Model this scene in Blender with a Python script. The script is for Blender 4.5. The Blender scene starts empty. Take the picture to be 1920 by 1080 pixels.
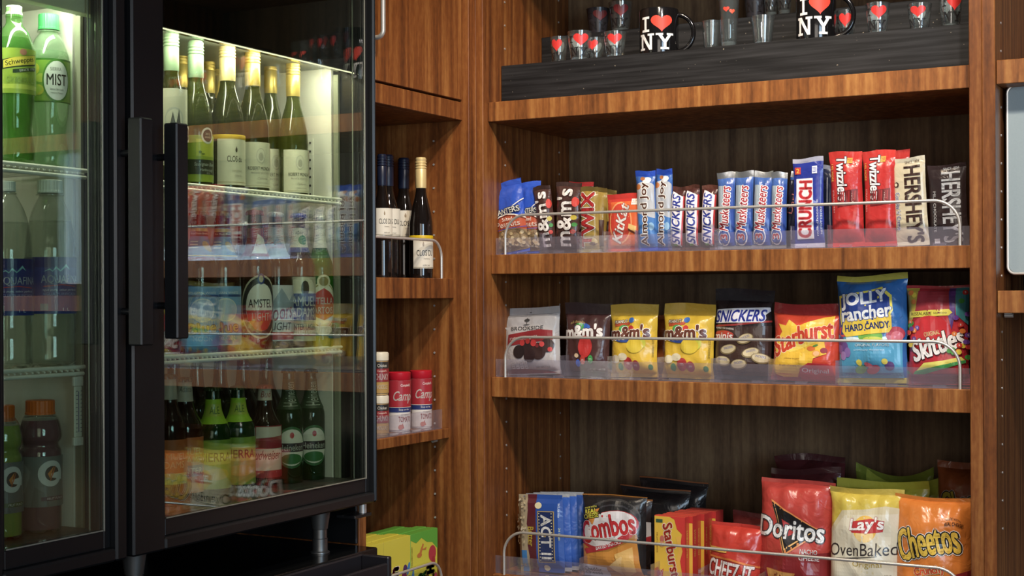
import bpy, math, random
import numpy as np
from mathutils import Vector, Matrix, noise
from mathutils.geometry import tessellate_polygon
random.seed(7)
S = bpy.context.scene
COL = S.collection
R = math.radians
# ------------------------------------------------------------------ camera
F, CX, CY, YAW, ROLL, CZ = 2690.0, 960.0, 556.0, R(28.43), R(-0.234), 1.40
_cy, _sy = math.cos(YAW), math.sin(YAW)
FW = Vector((-_sy, _cy, 0)); _r = Vector((_cy, _sy, 0)); _u = Vector((0, 0, 1))
RT = _r * math.cos(ROLL) + _u * math.sin(ROLL)
UP = _u * math.cos(ROLL) - _r * math.sin(ROLL)
cam = bpy.data.cameras.new('camera'); camo = bpy.data.objects.new('camera', cam); COL.objects.link(camo)
m = Matrix.Identity(4)
for i in range(3):
    m[i][0] = RT[i]; m[i][1] = UP[i]; m[i][2] = -FW[i]
m[2][3] = CZ
camo.matrix_world = m
cam.sensor_fit = 'HORIZONTAL'; cam.sensor_width = 36.0; cam.lens = F / 1920 * 36
cam.shift_y = (CY - 540) / 1920; cam.clip_start = 0.05; cam.clip_end = 50
S.camera = camo
# ------------------------------------------------------------------ light
w = bpy.data.worlds.new('world'); S.world = w; w.use_nodes = True
w.node_tree.nodes['Background'].inputs[0].default_value = (0.60, 0.60, 0.64, 1)
w.node_tree.nodes['Background'].inputs[1].default_value = 0.10
def lamp(name, typ, loc, target, power, color, size=0.1, size2=None, angle=90, blend=0.5):
    l = bpy.data.lights.new(name, typ); l.energy = power; l.color = color
    if typ == 'AREA':
        l.size = size
        if size2: l.shape = 'RECTANGLE'; l.size_y = size2
    else: l.shadow_soft_size = size
    if typ == 'SPOT': l.spot_size = R(angle); l.spot_blend = blend
    o = bpy.data.objects.new(name, l); COL.objects.link(o); o.location = loc
    d = Vector(target) - Vector(loc); o.rotation_euler = d.to_track_quat('-Z', 'Y').to_euler()
    return o
lamp('ceiling_spot_corner', 'SPOT', (-0.75, 1.80, 2.72), (-1.35, 2.55, 1.2), 38, (1.0, 0.80, 0.57), 0.03, angle=75)
lamp('ceiling_spot_middle', 'SPOT', (-0.55, 1.45, 2.72), (-0.80, 2.55, 1.3), 74, (1.0, 0.87, 0.70), 0.04, angle=75)
lamp('ceiling_spot_right', 'SPOT', (0.0, 1.35, 2.72), (-0.55, 2.55, 1.2), 62, (1.0, 0.93, 0.88), 0.05, angle=75)
lamp('room_fill', 'AREA', (0.30, -0.8, 1.55), (-0.7, 2.5, 1.2), 14, (1.0, 0.90, 0.80), 1.1)  # broad warm fill lamp added on the camera side, no fixture
lamp('cool_side_fill', 'AREA', (1.4, 0.2, 1.6), (-0.5, 2.6, 1.2), 34, (0.60, 0.80, 1.0), 0.9)  # unseen cool area lamp added from the right, no window built
S.view_settings.view_transform = 'Standard'; S.view_settings.look = 'None'
S.view_settings.exposure = 0.0; S.view_settings.gamma = 1.0; S.view_settings.use_curve_mapping = False
try:
    S.cycles.transparent_max_bounces = 32; S.cycles.max_bounces = 12
except Exception: pass
# ------------------------------------------------------------------ pixel -> world on real planes
def ray(px, py): return FW * F + RT * (px - CX) + UP * (CY - py)
C0 = Vector((0, 0, CZ))
def onX(px, py, X): d = ray(px, py); return C0 + d * (X / d.x)
def onY(px, py, Y): d = ray(px, py); return C0 + d * (Y / d.y)
# ------------------------------------------------------------------ materials
def srgb(c):
    if isinstance(c, str): c = tuple(int(c[i:i+2], 16) / 255 for i in (0, 2, 4))
    return tuple(((x / 12.92) if x <= 0.04045 else ((x + 0.055) / 1.055) ** 2.4) for x in c[:3]) + (1,)
MATS = {}
def pm(name, col, rough=0.5, metal=0.0, trans=0.0, coat=0.0, emit=0, bump=0, bscale=300, spec=0.5):
    if name in MATS: return MATS[name]
    mt = bpy.data.materials.new(name); mt.use_nodes = True; nt = mt.node_tree; b = nt.nodes['Principled BSDF']
    c = srgb(col)
    b.inputs['Roughness'].default_value = rough; b.inputs['Metallic'].default_value = metal
    b.inputs['Transmission Weight'].default_value = trans; b.inputs['Coat Weight'].default_value = coat
    b.inputs['Specular IOR Level'].default_value = spec
    b.inputs['IOR'].default_value = 1.45
    # slight procedural unevenness in every surface
    tc = nt.nodes.new('ShaderNodeTexCoord'); n = nt.nodes.new('ShaderNodeTexNoise'); n.inputs['Scale'].default_value = bscale
    nt.links.new(tc.outputs['Object'], n.inputs['Vector'])
    mx = nt.nodes.new('ShaderNodeMix'); mx.data_type = 'RGBA'
    mx.inputs[6].default_value = tuple(x * 0.94 for x in c[:3]) + (1,); mx.inputs[7].default_value = tuple(min(1, x * 1.05) for x in c[:3]) + (1,)
    nt.links.new(n.outputs['Fac'], mx.inputs[0]); nt.links.new(mx.outputs[2], b.inputs['Base Color'])
    if bump:
        bp = nt.nodes.new('ShaderNodeBump'); bp.inputs['Strength'].default_value = bump; bp.inputs['Distance'].default_value = 0.004 if name.startswith('printed_film') else 0.001
        nt.links.new(n.outputs['Fac'], bp.inputs['Height']); nt.links.new(bp.outputs[0], b.inputs['Normal'])
    if emit:
        b.inputs['Emission Color'].default_value = c; b.inputs['Emission Strength'].default_value = emit
    MATS[name] = mt; return mt
def printed(name, rough, metal=0.0, coat=0.0, bump=0.0, bscale=60, spec=0.5):
    mt = pm(name, 'ffffff', rough, metal, coat=coat, bump=bump, bscale=bscale, spec=spec); nt = mt.node_tree
    b = nt.nodes['Principled BSDF']; a = nt.nodes.new('ShaderNodeAttribute'); a.attribute_name = 'Col'
    nt.links.new(a.outputs['Color'], b.inputs['Base Color']); return mt
FOIL = printed('printed_film', 0.27, 0.0, 0.25, 0.5, 38)
_n = [q for q in FOIL.node_tree.nodes if q.type == 'TEX_NOISE'][0]; _n.inputs['Detail'].default_value = 3.0; _n.inputs['Distortion'].default_value = 1.6; _n.inputs['Roughness'].default_value = 0.35
PAPER = printed('printed_card', 0.45, 0.0, 0.1, 0.05, 200)
LABEL = printed('printed_paper_label', 0.55)
METALFOIL = printed('printed_metal_foil', 0.3, 0.75, 0.0, 0.5, 120)
INK = printed('printed_ink', 0.32, coat=0.2)
def clear(name, tint, haze, hazecol, refl=1.0, rough=0.0, ior=1.45):
    """clear sheet: fresnel reflection over a tinted see-through body with a little haze"""
    mt = bpy.data.materials.new(name); mt.use_nodes = True; nt = mt.node_tree; nt.nodes.clear()
    out = nt.nodes.new('ShaderNodeOutputMaterial'); t = nt.nodes.new('ShaderNodeBsdfTransparent'); t.inputs[0].default_value = srgb(tint)
    d = nt.nodes.new('ShaderNodeBsdfDiffuse'); d.inputs[0].default_value = srgb(hazecol)
    g = nt.nodes.new('ShaderNodeBsdfGlossy'); g.inputs['Roughness'].default_value = rough
    f = nt.nodes.new('ShaderNodeFresnel'); gq = nt.nodes.new('ShaderNodeNewGeometry')
    mr = nt.nodes.new('ShaderNodeMapRange'); mr.inputs['To Min'].default_value = ior; mr.inputs['To Max'].default_value = 1/ior
    nt.links.new(gq.outputs['Backfacing'], mr.inputs[0]); nt.links.new(mr.outputs[0], f.inputs['IOR'])
    mu = nt.nodes.new('ShaderNodeMath'); mu.operation = 'MULTIPLY'; mu.inputs[1].default_value = refl; mu.use_clamp = True
    m1 = nt.nodes.new('ShaderNodeMixShader'); m1.inputs[0].default_value = haze
    m2 = nt.nodes.new('ShaderNodeMixShader')
    L = nt.links.new
    L(t.outputs[0], m1.inputs[1]); L(d.outputs[0], m1.inputs[2]); L(f.outputs[0], mu.inputs[0]); L(mu.outputs[0], m2.inputs[0])
    L(m1.outputs[0], m2.inputs[1]); L(g.outputs[0], m2.inputs[2]); L(m2.outputs[0], out.inputs[0])
    MATS[name] = mt; return mt
GLASS = clear('door_glass', 'f6faf6', 0.0, 'ffffff', 1.8, ior=1.52)
ACRYL = clear('clear_acrylic', 'f8f7fb', 0.07, 'd6d2e0', 1.2, ior=1.5)
TUMBLER = clear('tumbler_glass', 'eef2f2', 0.03, 'd0dadc', 2.2, ior=1.5)
PET_CLEAR = clear('clear_plastic_bottle', 'f4f7f3', 0.07, 'd2d4ce', 1.8)
PET_GREEN = clear('green_plastic_bottle', 'cfe6c4', 0.16, '86c06c', 1.8)
PET_PALE = clear('pale_green_plastic_bottle', 'f0f8ee', 0.20, 'c4e2bc', 1.8)
def wood(name, dark, mid, light, sx=1.0, gloss=0.42):
    mt = bpy.data.materials.new(name); mt.use_nodes = True; nt = mt.node_tree; b = nt.nodes['Principled BSDF']; L = nt.links.new
    ge = nt.nodes.new('ShaderNodeNewGeometry'); oi = nt.nodes.new('ShaderNodeObjectInfo')
    ad = nt.nodes.new('ShaderNodeVectorMath'); ad.operation = 'ADD'
    sc = nt.nodes.new('ShaderNodeVectorMath'); sc.operation = 'SCALE'; sc.inputs['Scale'].default_value = 3.0
    cb = nt.nodes.new('ShaderNodeCombineXYZ')
    for i in range(3): L(oi.outputs['Random'], cb.inputs[i])
    L(cb.outputs[0], sc.inputs[0]); L(ge.outputs['Position'], ad.inputs[0]); L(sc.outputs[0], ad.inputs[1])
    def nz(v, s, d):
        mp = nt.nodes.new('ShaderNodeMapping'); mp.inputs['Scale'].default_value = v; L(ad.outputs[0], mp.inputs[0])
        n = nt.nodes.new('ShaderNodeTexNoise'); n.inputs['Scale'].default_value = s; n.inputs['Detail'].default_value = d; L(mp.outputs[0], n.inputs[0]); return n
    n1 = nz((1, 1, 0.035), 60 * sx, 5); n2 = nz((1, 1, 0.35), 170 * sx, 3); n3 = nz((1, 1, 0.05), 420, 2)
    def mth(op, a, bb):
        q = nt.nodes.new('ShaderNodeMath'); q.operation = op
        for i, v in enumerate((a, bb)):
            if isinstance(v, (int, float)): q.inputs[i].default_value = v
            else: L(v, q.inputs[i])
        return q.outputs[0]
    s = mth('ADD', mth('MULTIPLY', n1.outputs['Fac'], 0.72), mth('ADD', mth('MULTIPLY', n2.outputs['Fac'], 0.18), mth('MULTIPLY', n3.outputs['Fac'], 0.10)))
    rp = nt.nodes.new('ShaderNodeValToRGB'); L(s, rp.inputs[0]); e = rp.color_ramp.elements
    e[0].position = 0.33; e[0].color = srgb(dark); e[1].position = 0.68; e[1].color = srgb(light)
    k = e.new(0.5); k.color = srgb(mid)
    L(rp.outputs[0], b.inputs['Base Color']); b.inputs['Roughness'].default_value = gloss; b.inputs['Specular IOR Level'].default_value = 0.35
    bp = nt.nodes.new('ShaderNodeBump'); bp.inputs['Strength'].default_value = 0.12; bp.inputs['Distance'].default_value = 0.001
    L(n2.outputs['Fac'], bp.inputs['Height']); L(bp.outputs[0], b.inputs['Normal'])
    MATS[name] = mt; return mt
WOOD = wood('sapele_veneer', '4c2a17', '774522', '9c6838', 1.15)
WOOD_LIT = wood('sapele_lit_veneer', '58331c', '8a552c', 'ae7a44', 1.15)  # lighter copy of the veneer, with light on shelf edges put into the colour
WOODB = wood('sapele_back_veneer', '443224', '66503a', '80694c', 1.0, 0.6)
def blackwood():
    mt = bpy.data.materials.new('black_stained_wood'); mt.use_nodes = True; nt = mt.node_tree; b = nt.nodes['Principled BSDF']; L = nt.links.new
    tc = nt.nodes.new('ShaderNodeTexCoord')
    mp = nt.nodes.new('ShaderNodeMapping'); mp.inputs['Scale'].default_value = (5, 60, 150); L(tc.outputs['Object'], mp.inputs[0])
    n = nt.nodes.new('ShaderNodeTexNoise'); n.inputs['Scale'].default_value = 1.0; n.inputs['Detail'].default_value = 8; L(mp.outputs[0], n.inputs[0])
    rp = nt.nodes.new('ShaderNodeValToRGB'); L(n.outputs['Fac'], rp.inputs[0]); e = rp.color_ramp.elements
    e[0].position = 0.4; e[0].color = srgb('0e0e10'); e[1].position = 0.72; e[1].color = srgb('2e2e30')
    n4 = nt.nodes.new('ShaderNodeTexNoise'); n4.inputs['Scale'].default_value = 170; n4.inputs['Detail'].default_value = 4; L(tc.outputs['Object'], n4.inputs[0])
    r4 = nt.nodes.new('ShaderNodeValToRGB'); L(n4.outputs['Fac'], r4.inputs[0]); e = r4.color_ramp.elements; e[0].position = 0.70; e[1].position = 0.76
    mx = nt.nodes.new('ShaderNodeMix'); mx.data_type = 'RGBA'; L(r4.outputs[0], mx.inputs[0]); L(rp.outputs[0], mx.inputs[6]); mx.inputs[7].default_value = srgb('a59a88')
    L(mx.outputs[2], b.inputs['Base Color']); b.inputs['Roughness'].default_value = 0.62; b.inputs['Specular IOR Level'].default_value = 0.3
    return mt
BLACKWOOD = blackwood()
CHROME = pm('brushed_steel_wire', 'dcd8d2', 0.36, 0.65)
BLACK = pm('black_powder_coat', '17181a', 0.33, 0.0, bump=0.1, bscale=900)
BLACKG = pm('black_gloss', '0e0f10', 0.18)
BLACKPL = pm('black_plastic', '1c1b20', 0.4)
WHITE = pm('white_liner', 'dedace', 0.5)
CREAMW = pm('white_coated_wire', 'e6e4d6', 0.4)
BEAD = pm('glazing_bead', '9a9a8e', 0.35, 0.5)
SCREW = pm('screw_cap', 'd8c49a', 0.3, 0.8)
# ------------------------------------------------------------------ mesh helpers
class MB:
    def __init__(s): s.v = []; s.f = []; s.c = []
    def add(s, vs, fs, col=None):
        n = len(s.v); s.v += [tuple(p) for p in vs]; s.f += [tuple(i + n for i in f) for f in fs]; s.c += [col] * len(fs); return s
    def box(s, a, b, col=None):
        x0, y0, z0 = a; x1, y1, z1 = b
        vs = [(x0,y0,z0),(x1,y0,z0),(x1,y1,z0),(x0,y1,z0),(x0,y0,z1),(x1,y0,z1),(x1,y1,z1),(x0,y1,z1)]
        return s.add(vs, [(0,3,2,1),(4,5,6,7),(0,1,5,4),(1,2,6,5),(2,3,7,6),(3,0,4,7)], col)
    def bbox(s, a, b, e=0.001, col=None):
        """box with chamfered edges"""
        x = (a[0], b[0]); y = (a[1], b[1]); z = (a[2], b[2]); cx = [(p[0]+p[1])/2 for p in (x, y, z)]
        vs = []; key = {}
        for i in (0, 1):
            for j in (0, 1):
                for k in (0, 1):
                    for ax in range(3):
                        p = [x[i], y[j], z[k]]
                        for q in range(3):
                            if q != ax: p[q] += e if p[q] < cx[q] else -e
                        key[(i, j, k, ax)] = len(vs); vs.append(p)
        fs = []
        for ax in range(3):
            o = [q for q in range(3) if q != ax]
            for sd in (0, 1):
                lp = []
                for (p, q) in ((0,0),(1,0),(1,1),(0,1)):
                    t = [0,0,0]; t[ax] = sd; t[o[0]] = p; t[o[1]] = q; lp.append(key[(*t, ax)])
                fs.append(tuple(lp))
            for p in (0, 1):
                for q in (0, 1):
                    t0 = [0,0,0]; t1 = [0,0,0]; t0[ax] = 0; t1[ax] = 1
                    t0[o[0]] = t1[o[0]] = p; t0[o[1]] = t1[o[1]] = q
                    fs.append((key[(*t0, o[0])], key[(*t1, o[0])], key[(*t1, o[1])], key[(*t0, o[1])]))
        for i in (0, 1):
            for j in (0, 1):
                for k in (0, 1): fs.append(tuple(key[(i, j, k, ax)] for ax in range(3)))
        c = Vector(cx); out = []
        for f in fs:
            pts = [Vector(vs[i]) for i in f]; n = (pts[1]-pts[0]).cross(pts[2]-pts[0]); mid = sum(pts, Vector())/len(pts)
            out.append(f if n.dot(mid-c) > 0 else f[::-1])
        return s.add(vs, out, col)
    def tube(s, pts, r, n=10, col=None):
        pts = [Vector(p) for p in pts]; base = len(s.v); prev = None
        for i, p in enumerate(pts):
            t = (pts[min(i+1, len(pts)-1)] - pts[max(i-1, 0)]).normalized()
            if prev is None: a = t.orthogonal().normalized()
            else: a = (prev - t * prev.dot(t)).normalized()
            prev = a; b = t.cross(a)
            for k in range(n):
                an = 2*math.pi*k/n; s.v.append(tuple(p + a*r*math.cos(an) + b*r*math.sin(an)))
        for i in range(len(pts)-1):
            for k in range(n):
                k2 = (k+1) % n; s.f.append((base+i*n+k, base+i*n+k2, base+(i+1)*n+k2, base+(i+1)*n+k)); s.c.append(col)
        s.f.append(tuple(base+k for k in range(n))[::-1]); s.c.append(col)
        s.f.append(tuple(base+(len(pts)-1)*n+k for k in range(n))); s.c.append(col); return s
    def lathe(s, prof, n=32, c=(0, 0), col=None, caps=True, lobes=0, lamp_=0.0):
        base = len(s.v)
        for (r, z) in prof:
            for k in range(n):
                a = 2*math.pi*k/n; s.v.append((c[0]+r*math.cos(a), c[1]+r*math.sin(a), z))
        for i in range(len(prof)-1):
            for k in range(n):
                k2 = (k+1) % n; s.f.append((base+i*n+k, base+i*n+k2, base+(i+1)*n+k2, base+(i+1)*n+k)); s.c.append(col)
        if caps:
            s.f.append(tuple(base+k for k in range(n))[::-1]); s.c.append(col)
            s.f.append(tuple(base+(len(prof)-1)*n+k for k in range(n))); s.c.append(col)
        return s
    def build(s, name, mat, parent=None, smooth=False, loc=None):
        me = bpy.data.meshes.new(name); me.from_pydata(s.v, [], s.f); me.update()
        me.materials.append(mat)
        if any(c is not None for c in s.c):
            at = me.color_attributes.new('Col', 'FLOAT_COLOR', 'CORNER')
            arr = []
            for f, c in zip(s.f, s.c): arr += list(c or (1, 1, 1, 1)) * len(f)
            at.data.foreach_set('color', arr)
        if smooth:
            me.shade_smooth(); me.set_sharp_from_angle(angle=R(40))
        o = bpy.data.objects.new(name, me); COL.objects.link(o)
        if parent: o.parent = parent
        if loc is not None: o.location = loc
        return o
def thing(name, label, cat, loc=(0, 0, 0), rot=(0, 0, 0), group=None):
    o = bpy.data.objects.new(name, None); COL.objects.link(o); o.empty_display_size = 0.02
    o.location = loc; o.rotation_euler = rot; o['label'] = label; o['category'] = cat
    if group: o['group'] = group
    return o
def tag(o, label, cat, group=None):
    o['label'] = label; o['category'] = cat
    if group: o['group'] = group
    return o
def struct(o): o['kind'] = 'structure'; return o
def stuff(o): o['kind'] = 'stuff'; return o
def kids(o): return [c for c in bpy.data.objects if c.parent == o]
def dup(o, loc, rot=None, label=None, parent=None):
    c = o.copy(); COL.objects.link(c)
    if parent: c.parent = parent
    if loc is not None: c.location = loc
    if rot is not None: c.rotation_euler = rot
    if label: c['label'] = label
    for k in kids(o): dup(k, None, None, None, c)
    return c
# ------------------------------------------------------------------ flat print conformed to a surface grid
def pcol(c):
    r, g, b, a = srgb(c); l = 0.3*r+0.55*g+0.15*b; k = 0.13
    return tuple(x*(1-k) + (l*0.7+0.06)*k for x in (r, g, b)) + (1,)
TXT = {}
def text_mesh(st, off):
    k = (st, round(off, 4))
    if k in TXT: return TXT[k]
    cu = bpy.data.curves.new('t', 'FONT'); cu.body = st; cu.resolution_u = 3; cu.offset = off; cu.fill_mode = 'BOTH'
    ob = bpy.data.objects.new('t', cu); me = bpy.data.meshes.new_from_object(ob)
    me.calc_loop_triangles()
    v = [(p.co.x, p.co.y) for p in me.vertices]; t = [tuple(x.vertices) for x in me.loop_triangles]
    bpy.data.objects.remove(ob); bpy.data.curves.remove(cu); bpy.data.meshes.remove(me)
    TXT[k] = (v, t); return TXT[k]
def tri_text(st, W, H, cu, cv, w, h, rot=0, shear=0.0, off=0.0, bold=0.0, arc=0.0):
    """triangles in 0..1 uv; w,h as fractions (along/across the reading direction); off in metres"""
    v, t = text_mesh(st, 0.0); xs = [p[0] for p in v]; ys = [p[1] for p in v]
    x0, x1, y0, y1 = min(xs), max(xs), min(ys), max(ys)
    vert = 45 < abs(rot) < 135
    wm, hm = (w * H, h * W) if vert else (w * W, h * H)
    sx, sy = wm / (x1 - x0), hm / (y1 - y0)
    bo = bold * 0.45 * min(sx, sy) + off
    c, s_ = math.cos(R(rot)), math.sin(R(rot)); out = []
    dirs = [(0, 0)]
    if bo > 0: dirs = [(bo*math.cos(R(q)), bo*math.sin(R(q))) for q in ((45, 135, 225, 315) if not off else range(0, 360, 40))] + ([] if off else [(0, 0)])
    for dx, dy in dirs:
        for tr in t:
            p = []
            for i in tr:
                x = (v[i][0] - (x0+x1)/2) * sx; y = (v[i][1] - (y0+y1)/2) * sy
                if arc: y += arc * hm * (1 - (2*x/wm)**2)
                x += shear * y + dx; y += dy
                p.append((cu + (x*c - y*s_)/W, cv + (x*s_ + y*c)/H))
            out.append(p)
    return out
def clip(poly, ax, val, keep_less):
    out = []; n = len(poly)
    for i in range(n):
        a, b = poly[i], poly[(i+1) % n]
        ia = (a[ax] <= val) if keep_less else (a[ax] >= val); ib = (b[ax] <= val) if keep_less else (b[ax] >= val)
        if ia: out.append(a)
        if ia != ib:
            t = (val - a[ax]) / (b[ax] - a[ax]); out.append((a[0] + (b[0]-a[0])*t, a[1] + (b[1]-a[1])*t))
    return out
def heart(cx, cy, w, h, n=28):
    pts = []
    for i in range(n):
        t = 2*math.pi*i/n; x = 16*math.sin(t)**3; y = 13*math.cos(t)-5*math.cos(2*t)-2*math.cos(3*t)-math.cos(4*t)
        pts.append((cx + x/32*w, cy + (y+2.5)/29*h))
    return pts
class Surf:
    """grid[j][i] of Vectors, j up, i to the right, seen from outside; W,H real size"""
    def __init__(s, grid, W, H):
        s.g = grid; s.nv = len(grid)-1; s.nu = len(grid[0])-1; s.W = W; s.H = H
        s.n = [[None]*(s.nu+1) for _ in range(s.nv+1)]
        for j in range(s.nv+1):
            for i in range(s.nu+1):
                a = grid[j][max(i-1,0)]; b = grid[j][min(i+1,s.nu)]; c = grid[max(j-1,0)][i]; d = grid[min(j+1,s.nv)][i]
                n = (b-a).cross(d-c); s.n[j][i] = n.normalized() if n.length > 0 else Vector((0,-1,0))
    def at(s, u, v, i, j, off):
        a = u*s.nu - i; b = v*s.nv - j
        def bl(q): return q[j][i]*((1-a)*(1-b)) + q[j][i+1]*(a*(1-b)) + q[j+1][i]*((1-a)*b) + q[j+1][i+1]*(a*b)
        return bl(s.g) + bl(s.n)*off
    def draw(s, mb, tris, col, off):
        e = 1e-9
        for tr in tris:
            us = [p[0] for p in tr]; vs = [p[1] for p in tr]
            i0 = max(0, int(math.floor(min(us)*s.nu+e))); i1 = min(s.nu-1, int(math.floor(max(us)*s.nu-e)))
            j0 = max(0, int(math.floor(min(vs)*s.nv+e))); j1 = min(s.nv-1, int(math.floor(max(vs)*s.nv-e)))
            for i in range(i0, i1+1):
                c = tr
                if min(us) < i/s.nu: c = clip(c, 0, i/s.nu, False)
                if c and max(us) > (i+1)/s.nu: c = clip(c, 0, (i+1)/s.nu, True)
                if len(c) < 3: continue
                for j in range(j0, j1+1):
                    q = c
                    if min(vs) < j/s.nv: q = clip(q, 1, j/s.nv, False)
                    if q and max(vs) > (j+1)/s.nv: q = clip(q, 1, (j+1)/s.nv, True)
                    if len(q) < 3: continue
                    ar = sum(q[k][0]*q[(k+1)%len(q)][1]-q[(k+1)%len(q)][0]*q[k][1] for k in range(len(q)))
                    if abs(ar) < 1e-9: continue
                    if ar < 0: q = q[::-1]
                    mb.add([s.at(u, v, i, j, off) for u, v in q], [tuple(range(len(q)))], col)
def poly_tris(pts):
    t = tessellate_polygon([[Vector((p[0], p[1], 0)) for p in pts]]); return [[pts[i] for i in x] for x in t]
def artwork(sf, gfx, parent, mat=None, base=0.00025, step=0.00006, names=('artwork', 'lettering')):
    a = MB(); t = MB(); k = 0
    for g in gfx:
        kind, col = g[0], pcol(g[1]); k += 1; off = base + k*step
        if kind == 'poly': sf.draw(a, poly_tris(g[2]), col, off)
        elif kind == 'rect':
            u0, v0, u1, v1 = g[2]; sf.draw(a, [[(u0,v0),(u1,v0),(u1,v1)], [(u0,v0),(u1,v1),(u0,v1)]], col, off)
        elif kind == 'ell':
            cu, cv, ru, rv = g[2]; rot = R(g[3]) if len(g) > 3 else 0; n = 24; pts = []
            for q in range(n):
                an = 2*math.pi*q/n; x = ru*sf.W*math.cos(an); y = rv*sf.H*math.sin(an)
                pts.append((cu + (x*math.cos(rot)-y*math.sin(rot))/sf.W, cv + (x*math.sin(rot)+y*math.cos(rot))/sf.H))
            sf.draw(a, [[(cu, cv), pts[q], pts[(q+1) % n]] for q in range(n)], col, off)
        elif kind == 'text':
            st, (cu, cv, w_, h_) = g[2], g[3]; o = g[4] if len(g) > 4 else {}
            kw = dict(rot=o.get('rot', 0), shear=o.get('shear', 0), bold=o.get('bold', 0.0), arc=o.get('arc', 0))
            for (oc, om) in o.get('out', []):
                sf.draw(t, tri_text(st, sf.W, sf.H, cu, cv, w_, h_, off=om/1000, **kw), pcol(oc), off); k += 1; off = base + k*step
            sf.draw(t, tri_text(st, sf.W, sf.H, cu, cv, w_, h_, **kw), col, off)
    r = []
    if a.f: r.append(a.build(names[0], mat or INK, parent))
    if t.f: r.append(t.build(names[1], mat or INK, parent))
    return r
def cyl_surf(r, z0, z1, a0, a1, nu=24, nv=4, taper=None, c=(0, 0)):
    """patch on a cylinder; angles in degrees from -y (the front), growing to the right"""
    g = []
    for j in range(nv+1):
        z = z0 + (z1-z0)*j/nv; rr = r if taper is None else taper(z)
        g.append([Vector((c[0]+rr*math.sin(R(a0+(a1-a0)*i/nu)), c[1]-rr*math.cos(R(a0+(a1-a0)*i/nu)), z)) for i in range(nu+1)])
    return Surf(g, r*R(a1-a0), z1-z0)
def sheet(sf, col, name, mat, parent, off=0.0002, smooth=True):
    mb = MB(); nu, nv = sf.nu, sf.nv
    vs = [sf.g[j][i] + sf.n[j][i]*off for j in range(nv+1) for i in range(nu+1)]
    mb.add(vs, [(j*(nu+1)+i, j*(nu+1)+i+1, (j+1)*(nu+1)+i+1, (j+1)*(nu+1)+i) for j in range(nv) for i in range(nu)], srgb(col))
    return mb.build(name, mat, parent, smooth)
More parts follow.
